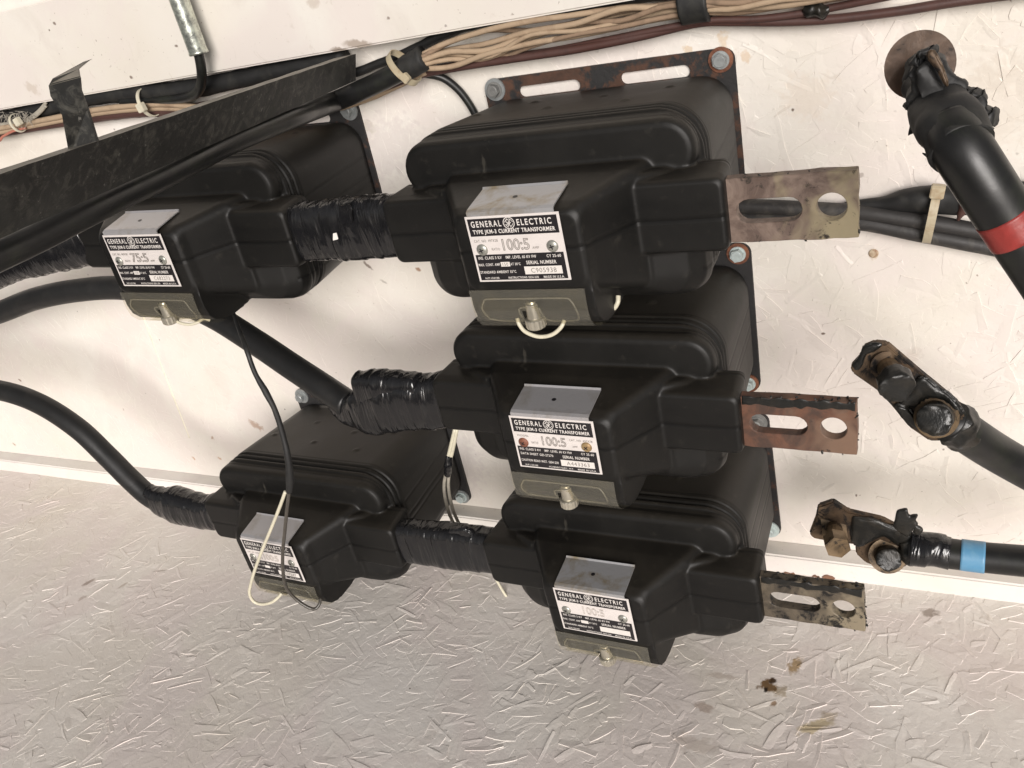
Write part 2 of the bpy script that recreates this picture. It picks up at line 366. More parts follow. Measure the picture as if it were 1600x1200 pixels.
def trace(name, poly, z, th, mat, parent=None, bevel=.0015, lump=0, seg=2):
    """outline measured in the photo at distance z, given real thickness towards the wall"""
    bm = bmesh.new(); f = bm.faces.new([bm.verts.new(A(x, y, z)) for x, y in poly])
    ext = bmesh.ops.extrude_face_region(bm, geom=[f])
    for v in [g for g in ext['geom'] if isinstance(g, bmesh.types.BMVert)]: v.co += V(0, 0, -th)
    if bevel: bmesh.ops.bevel(bm, geom=bm.edges[:], offset=bevel, segments=seg, affect='EDGES')
    if lump:
        bmesh.ops.triangulate(bm, faces=bm.faces)
        for _ in range(2):
            bmesh.ops.subdivide_edges(bm, edges=[e for e in bm.edges if e.calc_length() > .0035], cuts=1); bmesh.ops.triangulate(bm, faces=bm.faces)
        for v in bm.verts: v.co += (Vector([mnoise.noise(v.co * 75 + Vector((k * 7, 0, 0))) for k in range(3)]) + .45 * Vector([mnoise.noise(v.co * 210 + Vector((k * 5, 3, 0))) for k in range(3)])) * lump
        bmesh.ops.smooth_vert(bm, verts=bm.verts, factor=.5, use_axis_x=True, use_axis_y=True, use_axis_z=True)
    return link(name, mesh_of(bm, name), mat, parent, bool(lump))

# ---------------------------------------------------------------- the setting
WY0 = -.8837; SZ = .030; FY = -.915
def strands(name, w_, h_, count, lift, lenr, widr, seed, quiet=None, reg=None):
    """painted strand board: a flat sheet covered with overlapping thin slanted strands; local x,y in-plane, z outwards"""
    rg = random.Random(seed); vs = [(0, 0, 0), (w_, 0, 0), (w_, h_, 0), (0, h_, 0), (0, 0, -.012), (w_, 0, -.012), (w_, h_, -.012), (0, h_, -.012)]
    fs = [(0, 1, 2, 3), (7, 6, 5, 4), (0, 4, 5, 1), (1, 5, 6, 2), (2, 6, 7, 3), (3, 7, 4, 0)]
    for i in range(count):
        x = rg.uniform(.0, w_); y = rg.uniform(.0, h_)
        if reg and i > count * .06: x = rg.uniform(reg[0], reg[1]); y = rg.uniform(reg[2], reg[3])
        L = rg.uniform(*lenr); W = rg.uniform(*widr); bend = rg.gauss(0, 1) * .7; a = rg.gauss(0, 1) * .9 + (0 if rg.random() < .6 else 1.4)
        lf = lift * (1.25 * rg.random() ** 4 + .07)
        if quiet: lf *= quiet(x, y)
        ca, sa = math.cos(a), math.sin(a); n0 = len(vs); m = 4
        top = []; 
        side = rg.choice((-1, 1))
        for sgn in (1, -1):
            rng = range(m) if sgn == 1 else range(m - 1, -1, -1)
            for k in rng:
                t = k / (m - 1) - .5
                lx = t * L + rg.uniform(-.16, .16) * W; ly = bend * (t * L) ** 2 * 3 + rg.uniform(-.06, .06) * W + sgn * (W / 2) * (1 - 1.3 * abs(t) ** 3) * rg.uniform(.8, 1.15)
                X = x + lx * ca - ly * sa; Y = y + lx * sa + ly * ca
                if X < .001 or X > w_ - .001 or Y < .001 or Y > h_ - .001: X = min(max(X, .001), w_ - .001); Y = min(max(Y, .001), h_ - .001)
                zt = .00012 + lf * (.5 + .5 * side * sgn) * (1 - .7 * abs(t) * 2 * rg.random())
                vs.append((X, Y, zt)); top.append(len(vs) - 1)
        ct = len(vs); vs.append((x, y, .00015 + lf * .55))
        q = len(top)
        low = []
        for t_ in top: vx = vs[t_]; vs.append((vx[0] + (vx[0] - x) * .06, vx[1] + (vx[1] - y) * .06, -.0002)); low.append(len(vs) - 1)
        for k in range(q):
            fs.append((ct, top[k], top[(k + 1) % q])); fs.append((top[k], low[k], low[(k + 1) % q], top[(k + 1) % q]))
    me = bpy.data.meshes.new(name); me.from_pydata(vs, [], fs); me.update()
    bm = bmesh.new(); bm.from_mesh(me); bmesh.ops.recalc_face_normals(bm, faces=bm.faces); bm.to_mesh(me); bm.free()
    return me

WX0 = -2.5
def wl(px, py):     # photo pixel -> wall object local coordinates (x, y)
    p = at(px, py, 0); return (p[0] - WX0, p[1] - WY0)
def wspot(px, py, r, st, ang, c, amt):
    x, y = wl(px, py); return ((x, y, 0), r, st, (0, 0, math.radians(ang)), c, amt)
RST = (.30, .15, .07); BRN = (.13, .085, .06); YEL = (.62, .50, .30)
wsp = [wspot(1365, 396, .007, 1.0, 0, (.50, .38, .24), .7), wspot(654, 421, .005, 1, 0, RST, .8), wspot(575, 415, .0035, 3.2, -45, BRN, .75), wspot(600, 440, .003, 2.5, -30, BRN, .4),
       wspot(305, 794 - 130, .0001, 1, 0, BRN, 0), wspot(400, 665, .010, 1.9, -30, (.42, .28, .20), .75), wspot(332, 684, .0045, 1, 0, RST, .6), wspot(303, 716, .004, 1, 0, (.45, .22, .08), .7), wspot(343, 716, .0045, 1, 0, (.45, .25, .12), .7),
       wspot(22, 694, .005, 1.5, -40, (.36, .28, .19), .8), wspot(31, 594, .004, 1.5, -40, (.2, .1, .07), .8), wspot(193, 640, .004, .7, 0, (.3, .2, .16), .5), wspot(574, 197, .010, 1.4, 0, (.46, .42, .34), .5),
       wspot(1075, 78, .006, 1, 90, (.55, .38, .2), .5), wspot(1420, 560, .010, 2, 40, (.5, .4, .33), .25), wspot(1560, 160, .05, 1.3, 20, (.62, .55, .47), .35), wspot(1260, 150, .03, 1, 20, (.66, .56, .46), .3),
       wspot(1590, 110, .03, 1.5, 0, (.55, .49, .42), .3), wspot(600, 235, .05, 1.5, 20, (.60, .54, .52), .45), wspot(720, 720, .05, 1.2, 80, (.58, .52, .51), .4), wspot(475, 452, .006, 2.5, -40, BRN, .35), wspot(1180, 700, .012, 1.5, 30, (.55, .46, .40), .3), wspot(1130, 62, .010, .7, 0, (.62, .46, .28), .5), wspot(1165, 88, .008, .5, 0, (.6, .42, .25), .5), wspot(1345, 275, .004, 1.2, 0, BRN, .4), wspot(1238, 172, .0022, 1, 0, BRN, .9), wspot(1286, 521, .0022, 1.5, 0, BRN, .9), wspot(1338, 774, .0022, .7, 0, BRN, .9), wspot(1262, 640, .0016, 1, 0, BRN, .8)]  # wide pinkish grey spots between the units: soft shade and tint painted in
wq = lambda x, y: (.20 + .8 * min(1, max(0, (x - 1.45) / .75)))
wm = strands('back_wall', 3.1, 1.45, 13000, .0009, (.014, .060), (.004, .016), 3, wq, (.35, 2.7, .0, .95))
wall = link('back_wall', wm, mat_paint('white_painted_strand_board', (.775, .74, .685), wsp, .75, .42, .32, .16)); tag(wall, 'white painted strand board wall behind the transformers', None, None, 'structure')
wall.location = V(WX0, WY0, 0); wall.rotation_euler = (math.radians(90), 0, 0)

def fl(px, py):
    wv = RC.T @ np.array([px - 800.0, 600.0 - py, -FOC]); t = FY / wv[1]; p = wv * t; return (p[0], 1 + p[2])
def fspot(px, py, r, st, ang, c, amt):
    x, z = fl(px, py); return ((x - WX0, 1.5 - z, 0), r, st, (0, 0, math.radians(ang)), c, amt)
fsp = [fspot(1200, 1072, .012, 1.1, 60, (.16, .085, .025), .95), fspot(1196, 1078, .006, .7, 0, (.012, .008, .005), .95), fspot(1208, 1064, .005, 1.2, 0, (.05, .025, .01), .95), fspot(1218, 1080, .010, 1, 0, (.34, .25, .13), .6), fspot(1208, 1100, .004, 1.4, 60, (.25, .14, .06), .8),
       fspot(1242, 1040, .009, 2.0, 75, (.36, .235, .10), .85), fspot(1275, 1135, .009, 3.2, 35, (.42, .33, .15), .7), fspot(1297, 1118, .008, 1.3, 20, (.34, .26, .14), .5), fspot(1452, 957, .008, 1.6, 10, (.25, .19, .15), .7), fspot(138, 910, .007, 2.0, 60, (.30, .22, .18), .7),
       fspot(128, 935, .006, 1.6, 60, (.36, .27, .22), .5), fspot(250, 892, .002, 9, 20, (.26, .20, .16), .6), fspot(192, 915, .004, 3, 60, (.38, .29, .22), .5), fspot(1100, 1105, .008, 2, -10, (.40, .30, .24), .6), fspot(1085, 1162, .014, 2.6, -5, (.44, .36, .30), .4), fspot(1130, 1057, .005, 5, 5, (.42, .33, .27), .4)]
fm = strands('floor', 3.1, 1.5, 12000, .00095, (.012, .055), (.003, .016), 5, lambda x, y: .30 + .70 * max(0, min(1, .45 + 1.6 * mnoise.noise(Vector((x * 4, y * 4, 0))) + .35 * (x - 1.0))), (.35, 2.7, .78, 1.5))
floor = link('floor', fm, mat_paint('grey_painted_strand_board', (.85, .805, .755), fsp, .8, .52, .34, .12, 2, .28)); tag(floor, 'painted strand board floor of the cabinet below the transformers', None, None, 'structure')
# floor local: x right, y away from viewer (towards wall), z up
floor.location = Vector((WX0, -1.5, FY))

def board(name, x0, x1, y0, y1, z0, z1, mat, label, jag=0, seed=1):
    bm = bmesh.new(); loft_box(bm, x0, x1, y0, y1, z0, z1)
    bmesh.ops.bevel(bm, geom=[e for e in bm.edges if abs((e.verts[0].co - e.verts[1].co).x) > .5], offset=.0025, segments=3, affect='EDGES')
    o = link(name, mesh_of(bm, name), mat, None); tag(o, label, None, None, 'structure'); return o
trim_m = mat_paint('white_painted_lumber', (.76, .735, .695), [], .5, .42, .12, .10)
board('sill_board', WX0 + .02, .58, -.93, WY0 - .0005, -.010, SZ, trim_m, 'narrow white sill board along the foot of the wall')
hsp = []
def hspot(px, py, r, st, ang, c, amt):
    p = at(px, py, .04); return ((p[0], -.04, p[1]), r, st, (0, math.radians(ang), 0), c, amt)
hsp = [hspot(560, 70, .006, 4.5, 10, (.26, .20, .15), .7), hspot(530, 79, .004, 4, 10, (.18, .13, .09), .7), hspot(275, 72, .003, 1.2, 0, BRN, .8), hspot(85, 37, .003, 1, 0, BRN, .8), hspot(205, 120, .003, 1, 0, BRN, .8), hspot(606, 29, .003, 1, 0, BRN, .7), hspot(50, 138, .010, 1.6, 20, (.5, .43, .36), .6), hspot(490, 3, .008, 1.5, 0, (.45, .37, .30), .5)]
hm = mat_paint('white_painted_header_lumber', (.72, .69, .64), hsp, .9, .45, .12, .12, 1)
HB = -.1295 * .96
board('header_board', WX0 + .02, .58, HB, .010, .002, .04, hm, 'white painted header board along the top of the wall')
# bare patches where the paint has flaked off the sill edge
chips = empty('flaked_paint_patch', A(1270, 893, SZ), 'line of brown bare wood where white paint flaked off the sill edge', 'paint damage')
for k, (x0, x1, y, hgt) in enumerate([(1205, 1222, 896, 5), (1222, 1244, 897, 6), (1248, 1262, 902, 4), (1268, 1282, 901.5, 4.5), (1284, 1305, 902, 5)]):
    poly = [(x0, y)] + [(x0 + (x1 - x0) * t, y - hgt * random.uniform(.3, .9) + t * (x1 - x0) * .1) for t in (.2, .4, .6, .8)] + [(x1, y + 2)] + [(x0 + (x1 - x0) * t, y + 4 + t * (x1 - x0) * .13) for t in (.75, .25)]
    o = trace('bare_wood', poly, SZ + .0012, .0009, MT['bare_wood'], None, 0); o.parent = chips; o.matrix_parent_inverse = Matrix.Translation(chips.location).inverted()

# ---------------------------------------------------------------- the transformer: shared meshes in unit space
def body_mesh():
    bm = bmesh.new()
    loft(bm, [(.0065, -.146, .146, -.082, .076, .030), (.02, -.150, .150, -.085, .080, .036), (.178, -.160, .160, -.094, .095, .044), (.1795, -.1565, .1565, -.0905, .0915, .041), (.1825, -.1565, .1565, -.0905, .0915, .041),
              (.184, -.160, .160, -.094, .095, .044), (.1885, -.160, .160, -.094, .095, .044), (.190, -.1562, .1562, -.0902, .0912, .041), (.193, -.1562, .1562, -.0902, .0912, .041),
              (.1945, -.1602, .1602, -.094, .0952, .044), (.1985, -.1602, .1602, -.094, .0952, .044), (.2035, -.156, .156, -.092, .090, .042)], 22)
    loft(bm, [(.18, -.150, .150, .020, .085, .026), (.203, -.1575, .1575, .026, .0915, .040), (.2145, -.1572, .1572, .030, .0905, .039), (.2190, -.1545, .1545, .034, .0875, .036), (.2205, -.1505, .1505, .038, .0835, .032)], 22)
    loft(bm, [(.17, -.155, .155, -.090, .040, .040), (.207, -.1590, .1590, -.089, .044, .030), (.2185, -.1560, .1560, -.086, .0455, .028), (.232, -.140, .142, -.080, .0475, .024), (.2425, -.114, .118, -.070, .0485, .016), (.2455, -.108, .112, -.066, .0470, .012)], 22)
    loft(bm, [(.198, -.174, .184, -.031, .043, .008), (.238, -.177, .187, -.031, .043, .008), (.2475, -.177, .187, -.0295, .0415, .008), (.2505, -.174, .184, -.0265, .0385, .008)], 8)
    loft(bm, [(.19, -.118, .128, -.078, .056, .012), (.245, -.098, .1075, -.066, .0545, .012), (.294, -.0665, .0745, -.042, .0460, .010), (.3035, -.062, .070, -.039, .0415, .012), (.3065, -.058, .066, -.036, .038, .012)], 10)
    prof = [(.20, -.02), (.303, -.025), (.3045, -.040), (.3045, -.058), (.3015, -.069), (.294, -.078), (.281, -.0845), (.262, -.087), (.235, -.085), (.20, -.076)]
    prism_u(bm, prof, -.0625, .0705)
    for (u, z) in ((-.11, .12), (-.06, .07), (-.02, .13), (.03, .09), (.07, .14), (.10, .08)):
        loft(bm, [(z - .004, u - .003, u + .003, .070, .0790 + z * .095, .001), (z, u - .0045, u + .0045, .070, .0799 + z * .095, .001), (z + .004, u - .003, u + .003, .070, .0792 + z * .095, .001)], 2)
    me = mesh_of(bm, 'body_src'); o = bpy.data.objects.new('body_src', me); col.objects.link(o)
    m = o.modifiers.new('r', 'REMESH'); m.mode = 'VOXEL'; m.voxel_size = .0015; m.use_smooth_shade = True
    s = o.modifiers.new('s', 'SMOOTH'); s.factor = .5; s.iterations = 6
    dg = bpy.context.evaluated_depsgraph_get(); e = o.evaluated_get(dg); me2 = bpy.data.meshes.new_from_object(e); me2.name = 'body'
    bpy.data.objects.remove(o); me2.materials.clear(); me2.materials.append(MT['rubber'])
    for p in me2.polygons: p.use_smooth = True
    return me2
BODY = body_mesh()
def slot(u0, u1, v, r):
    pts = []
    for i in range(9): a = math.radians(-90 + 180 * i / 8); pts.append((u1 - r + r * math.cos(a), v + r * math.sin(a)))
    for i in range(9): a = math.radians(90 + 180 * i / 8); pts.append((u0 + r + r * math.cos(a), v + r * math.sin(a)))
    return pts
PLATE = holed_slab(rrect(-.153, .153, -.103, .103, .012, 5), [slot(-.108, -.028, .084, .0068), slot(.022, .103, .084, .0068), slot(-.108, -.028, -.090, .0068), slot(.022, .103, -.090, .0068)], .0008, .0058, 'mounting_plate')
PLATE.materials.append(MT['plate_dark'])
def hexbolt_meshes():
    bm = bmesh.new(); cyl(bm, V(0, 0, .0060), V(0, 0, .0082), .0135, n=28)
    bmesh.ops.bevel(bm, geom=[e for e in bm.edges if e.calc_face_angle(0) > .8], offset=.0006, segments=2, affect='EDGES')
    wsh = mesh_of(bm, 'washer')
    bm = bmesh.new(); cyl(bm, V(0, 0, .0082), V(0, 0, .0095), .0098, n=24); cyl(bm, V(0, 0, .0095), V(0, 0, .0165), .0080, n=6); cyl(bm, V(0, 0, .0165), V(0, 0, .0172), .0066, .0058, n=20)
    hd = mesh_of(bm, 'bolt')
    wsh.materials.append(MT['zinc']); hd.materials.append(MT['zinc']); return wsh, hd
WASH, HEXB = hexbolt_meshes()

BX0, BX1 = .175, .2971; BVC = .0052; BH = .0306
def bar_mesh(seed):
    rg = random.Random(seed); o = []
    for i in range(13): o.append((BX0 + (BX1 - BX0) * i / 12, BVC - BH + rg.uniform(-.0006, .0006)))
    for i in range(1, 7): o.append((BX1 + rg.uniform(-.0008, .0008), BVC - BH + 2 * BH * i / 7))
    for i in range(13): o.append((BX1 - (BX1 - BX0) * i / 12, BVC + BH + rg.uniform(-.0006, .0006)))
    me = holed_slab(o, [slot(.1935, .2510, BVC - .001, .0113), circ(.2755, BVC - .001, .0128, 28)], .2265, .2385, 'busbar')
    bm = bmesh.new(); bm.from_mesh(me)
    be = [e for e in bm.edges if len(e.link_faces) == 2 and e.calc_face_angle(0) > .8]
    bmesh.ops.bevel(bm, geom=be, offset=.0006, segments=1, affect='EDGES'); bm.to_mesh(me); bm.free(); return me
def crust_mesh(seed, n=26):
    """crumbs of old black tape glue along the edges of the bar"""
    rg = random.Random(seed); bm = bmesh.new()
    for i in range(n):
        e = rg.random()
        if e < .45: u, v = rg.uniform(.192, BX1), BVC + BH
        elif e < .7: u, v = BX1, rg.uniform(BVC - BH, BVC + BH)
        else: u, v = rg.uniform(.192, BX1), BVC - BH
        r = rg.uniform(.0006, .0017); z = rg.uniform(.2275, .2385)
        m = Matrix.Translation(V(u, v, z)) @ Matrix.Rotation(rg.uniform(0, 3), 4, 'Y') @ Matrix.Diagonal((r * rg.uniform(1, 2.2), r, r * .6, 1))
        bmesh.ops.create_icosphere(bm, subdivisions=2, radius=1, matrix=m)
    for v in bm.verts: v.co += Vector([mnoise.noise(v.co * 500 + Vector((k * 9, 0, 0))) for k in range(3)]) * .0009
    return mesh_of(bm, 'tape_residue')

# lettering ---------------------------------------------------------------
def text_mesh(s, cx, cy, hgt, wid, z, align='CENTER', outline=False, bold=.0, spc=1.12):
    cu = bpy.data.curves.new('t', 'FONT'); cu.body = s; cu.size = 1.0; cu.resolution_u = 3; cu.space_character = spc
    if outline: cu.fill_mode = 'NONE'; cu.bevel_depth = .022; cu.bevel_resolution = 0
    elif bold: cu.offset = bold
    cu.extrude = 0.0
    o = bpy.data.objects.new('t', cu); col.objects.link(o)
    dg = bpy.context.evaluated_depsgraph_get(); me = bpy.data.meshes.new_from_object(o.evaluated_get(dg))
    bpy.data.objects.remove(o); bpy.data.curves.remove(cu)
    n = len(me.vertices); co = np.zeros(n * 3); me.vertices.foreach_get('co', co); co = co.reshape(-1, 3)
    x0, x1 = co[:, 0].min(), co[:, 0].max(); y0, y1 = co[:, 1].min(), co[:, 1].max()
    vs = [V(cx + ((x - x0) / (x1 - x0) - .5) * wid, cy + ((y - y0) / (y1 - y0) - .5) * hgt, z + zz * .0002) for x, y, zz in co]
    fs = [tuple(p.vertices) for p in me.polygons]; bpy.data.meshes.remove(me)
    return vs, fs
def join_parts(parts, name, mat, parent):
    vs = []; fs = []
    for a, b in parts:
        k = len(vs); vs += a; fs += [tuple(i + k for i in f) for f in b]
    me = bpy.data.meshes.new(name); me.from_pydata([tuple(v) for v in vs], [], fs); me.update()
    return link(name, me, mat, parent)
def ribbon(pts, wd, z):
    """flat stroke through 2-D points"""
    vs = []; fs = []
    for i, (x, y) in enumerate(pts):
        a = pts[max(0, i - 1)]; b = pts[min(len(pts) - 1, i + 1)]; dx, dy = b[0] - a[0], b[1] - a[1]; l = math.hypot(dx, dy) or 1
        vs += [V(x - dy / l * wd / 2, y + dx / l * wd / 2, z), V(x + dy / l * wd / 2, y - dx / l * wd / 2, z)]
        if i: k = 2 * i; fs.append((k - 2, k - 1, k + 1, k))
    return vs, fs
LU, LW, LT, LB_, LZ = .0044, .0484, .0413, -.026, .3099
def nameplate(parent, style):
    u0, u1 = LU - LW, LU + LW; H = LT - LB_
    fu = lambda f: u0 + f * (u1 - u0); fv = lambda f: LT - f * H       # fractions from the left / from the top
    bm = bmesh.new(); loft_box(bm, u0, u1, LB_, LT, LZ - .0012, LZ)
    bmesh.ops.bevel(bm, geom=bm.edges[:], offset=.0003, segments=1, affect='EDGES')
    npl = link('nameplate', mesh_of(bm, 'nameplate'), MT['plate_white'], parent)
    # folded flange
    bm = bmesh.new(); prof = [(LZ - .0002, LT - .0008), (LZ - .0004, LT + .004), (LZ - .004, LT + .0058), (.268, .0530), (.2665, .0550), (.2655, .0540), (.2665, .0520), (LZ - .0048, LT + .0046), (LZ - .0014, LT + .003), (LZ - .0014, LT - .001)]
    prism_u(bm, prof, u0 + .0028, u1 - .0045); link('flange', mesh_of(bm, 'flange'), MT['alu_stain'] if style in ('r1', 'r3') else MT['alu'], npl)
    # punched hole in the flange
    def fp(u, t, lift):   # t 0..1 along the slope
        z = (LZ - .004) + t * (.268 - LZ + .004); v = LT + .0058 + t * (.0530 - LT - .0058); nn = Vector((0.98, .19)); return V(u, v + .98 * lift, z + .19 * lift)
    bm = bmesh.new(); vs = [bm.verts.new(fp(LU - .0025 + .0026 * math.cos(a), .50 + .062 * math.sin(a), .0003)) for a in [2 * math.pi * i / 18 for i in range(18)]]
    bm.faces.new(vs); link('punched_hole', mesh_of(bm, 'punched_hole'), MT['ink'], npl)
    def quad(a, b, c, d, z): return [V(fu(a), fv(c), z), V(fu(b), fv(c), z), V(fu(b), fv(d), z), V(fu(a), fv(d), z)], [(0, 1, 2, 3)]
    # printed black fields leave the pale rows and boxes showing
    z1 = LZ + .0002; bl = [quad(.025, .975, .035, .295, z1), quad(.025, .975, .575, .972, z1)]
    for q in bl: join_parts([q], 'printed_field', MT['ink'], npl)
    z2 = LZ + .0004
    wh = [quad(.53, .93, .775, .895, z2)]
    if style != 'r2': wh.append(quad(.285, .385, .695, .765, z2))
    head = [('GENERAL', .222, .115, .33, .092, .020, 1.35), ('ELECTRIC', .735, .115, .36, .092, .020, 1.35), ('TYPE JKM-3 CURRENT TRANSFORMER', .50, .238, .88, .080, .028, 1.15)]
    rows = [('INS. CLASS 5 KV', .18, .625, .26, .045, .016), ('IMP. LEVEL 60 KV FW', .52, .625, .33, .045, .016), ('CY 25-60', .87, .625, .15, .045, .016), ('SERIAL NUMBER', .725, .715, .32, .055, .020), ('N.P.133100', .155, .94, .155, .032, .01), ('MADE IN U.S.A.', .83, .94, .22, .036, .012)]
    if style == 'r2': rows += [('DATA SHEET GEI-27270', .25, .715, .40, .046, .004), ('CAUTION READ INST. GEH-230', .27, .845, .46, .046, .004), ('SCHENECTADY, N.Y.', .52, .94, .30, .034, 0)]
    else: rows += [('MAX. CONT. AMP', .155, .73, .24, .042, .003), ('AT 30\u00b0C', .445, .73, .11, .042, .003), ('STANDARD AMBIENT 55\u00b0C', .235, .845, .40, .044, .003), ('INSTRUCTIONS GEH-230', .50, .94, .33, .034, 0)]
    join_parts([text_mesh(t, fu(a), fv(b), h * H, wd * 2 * LW, z2, bold=bo, spc=sp) for t, a, b, wd, h, bo, sp in head], 'heading_lettering', MT['lettering_white'], npl)
    for q in wh: join_parts([q], 'stamp_box', MT['lettering_white'], npl)
    join_parts([text_mesh(t, fu(a), fv(b), h * H, wd * 2 * LW, z2, bold=max(bo, .014)) for t, a, b, wd, h, bo in rows], 'data_lettering', MT['lettering_white'], npl)
    wh = []
    # round script monogram
    cx, cy, r = fu(.470), fv(.118), .0056
    ring = [(cx + r * math.cos(a), cy + r * math.sin(a)) for a in [2 * math.pi * i / 28 for i in range(29)]]
    wh.append(ribbon(ring, .00075, z2))
    for q in range(4):
        a0 = math.radians(45 + 90 * q); wh.append(ribbon([(cx + r * (.78 - .10 * math.sin(t * 3)) * math.cos(a0 + (t - .5) * 1.25), cy + r * (.78 - .10 * math.sin(t * 3)) * math.sin(a0 + (t - .5) * 1.25)) for t in [i / 8 for i in range(9)]], .0005, z2))
    G = [(.05, .42), (-.12, .58), (-.34, .50), (-.40, .22), (-.30, .02), (-.10, .05), (.02, .28), (.02, .05), (-.06, -.30), (-.22, -.52), (-.42, -.48), (-.40, -.28), (-.15, -.10), (.10, .0)]
    E_ = [(.48, .36), (.38, .52), (.20, .48), (.14, .28), (.22, .10), (.36, .06), (.16, .0), (.06, -.22), (.14, -.46), (.34, -.50), (.50, -.34)]
    for L in (G, E_): wh.append(ribbon([(cx + x * r * 1.12, cy + y * r * 1.12) for x, y in L], .0007, z2))
    join_parts(wh, 'monogram', MT['lettering_white'], npl)
    z3 = LZ + .0006; gk = []
    ratio = {'r1': '100:5', 'r2': '100:5', 'r3': '100:5', 'l1': '75:5', 'lb': '100:5'}[style]
    serial = {'r1': 'C905938', 'r2': 'A443363', 'r3': '', 'l1': 'C682273', 'lb': 'C559247'}[style]
    if style == 'r2': gk += [text_mesh('MODEL', fu(.13), fv(.365), .034 * H, .14 * 2 * LW, z3), text_mesh('RATIO', fu(.26), fv(.485), .040 * H, .08 * 2 * LW, z3), text_mesh('CAT. NO. 497X78', fu(.82), fv(.375), .036 * H, .27 * 2 * LW, z3), text_mesh('AMP', fu(.74), fv(.50), .034 * H, .06 * 2 * LW, z3)]
    elif style != 'r3': gk += [text_mesh('CAT. NO. 497X28', fu(.18), fv(.365), .040 * H, .26 * 2 * LW, z3), text_mesh('RATIO', fu(.27), fv(.495), .038 * H, .09 * 2 * LW, z3), text_mesh('AMP', fu(.70), fv(.495), .036 * H, .07 * 2 * LW, z3)]
    if serial: gk.append(text_mesh(serial, fu(.735), fv(.835), .070 * H, .27 * 2 * LW, z3))
    if style in ('r1', 'l1'): gk.append(text_mesh({'r1': '150', 'l1': '150'}[style], fu(.335), fv(.73), .048 * H, .06 * 2 * LW, z3))
    for q in gk: join_parts([q], 'stamped_lettering', MT['lettering_grey'], npl)
    join_parts([text_mesh(ratio, fu(.495), fv(.435), .175 * H, .29 * 2 * LW, z3, outline=True, spc=1.0)], 'ratio_numerals', MT['lettering_grey'] if style in ('r1', 'r2', 'l1') else MT['lettering_faint'], npl)
    for k, (a, b) in enumerate(((.115, .50), (.875, .485))):
        bm = bmesh.new(); c = Vector((fu(a), fv(b)))
        bmesh.ops.create_uvsphere(bm, u_segments=20, v_segments=10, radius=1, matrix=Matrix.Translation(V(c.x, c.y, LZ + .0002)) @ Matrix.Diagonal((.0060, .0026, .0060, 1)))
        s = link('screw', mesh_of(bm, 'screw'), {'r2': (MT['screw_rust'], MT['screw_brass'])[k]}.get(style, MT['screw']), npl, True)
        if style == 'r2': s['label'] = ('rusty red-brown screw', 'tarnished yellowish screw')[k]
        bm = bmesh.new(); rot = random.uniform(.2, 1.2)
        for q in (0, math.pi / 2):
            d = Vector((math.cos(rot + q), math.sin(rot + q))) * .0026; e = Vector((-d.y, d.x)) * .20
            pts = [c + d + e, c - d + e, c - d - e, c + d - e]; bm.faces.new([bm.verts.new(V(p.x, p.y, LZ + .00295 + q * .00005)) for p in pts])
        link('cross_recess', mesh_of(bm, 'cross_recess'), MT['ink'], s)
    return npl

def cover_mesh():
    bm = bmesh.new()
    prof = [(.3075, -.0362), (.3080, -.047), (.3080, -.059), (.3055, -.0705), (.2975, -.0805), (.2850, -.0875), (.270, -.0905)]
    us = [-.0605 + .1235 * i / 16 for i in range(17)]; grid = []
    for u in us: grid.append([bm.verts.new(V(u, v, z)) for z, v in prof])
    for i in range(16):
        for k in range(len(prof) - 1):
            if 7 <= i <= 8 and k >= 2: continue                      # the notch for the thumb nut
            bm.faces.new((grid[i][k], grid[i + 1][k], grid[i + 1][k + 1], grid[i][k + 1]))
    r = bmesh.ops.solidify(bm, geom=bm.faces[:], thickness=.0012)
    me = mesh_of(bm, 'terminal_cover'); me.materials.append(MT['clear'])
    for p in me.polygons: p.use_smooth = False
    return me
def rim_pts(h):
    L = []
    def zz(v): return .3084 + h if v > -.059 else (.3084 - (-.059 - v) ** 1.6 * 8.0 + h)
    for (u, v) in [(-.048, -.071), (-.050, -.057), (-.046, -.048), (-.040, -.0455), (0, -.0455), (.040, -.0455), (.047, -.048), (.051, -.057), (.049, -.071), (.040, -.0755), (.018, -.0755), (.0145, -.070), (.0135, -.060), (.011, -.0555), (-.007, -.0555), (-.0095, -.060), (-.0105, -.070), (-.014, -.0755), (-.036, -.0755), (-.048, -.071)]:
        L.append(V(u, v, zz(v)))
    return L
COVER = cover_mesh()
def nut_meshes():
    bm = bmesh.new(); n = 36
    secs = [(-.060, .0050), (-.062, .0056), (-.0625, .0070), (-.078, .0074), (-.0785, .0094), (-.0792, .0100), (-.0875, .0100), (-.0885, .0095), (-.0895, .0080)]
    rings = []
    for v, r in secs:
        ring = []
        for i in range(n):
            a = 2 * math.pi * i / n; rr = r * (1 + (.045 if (i % 2 and -.088 < v < -.079) else 0)); ring.append(bm.verts.new(V(.003 + rr * math.cos(a), v + .0095, .3025 + rr * math.sin(a))))
        rings.append(ring)
    for A_, B_ in zip(rings, rings[1:]):
        for i in range(n): bm.faces.new((A_[i], A_[(i + 1) % n], B_[(i + 1) % n], B_[i]))
    bm.faces.new(rings[0]); bm.faces.new(rings[-1])
    me = mesh_of(bm, 'thumb_nut'); me.materials.append(MT['nut']); return me
NUT = nut_meshes()

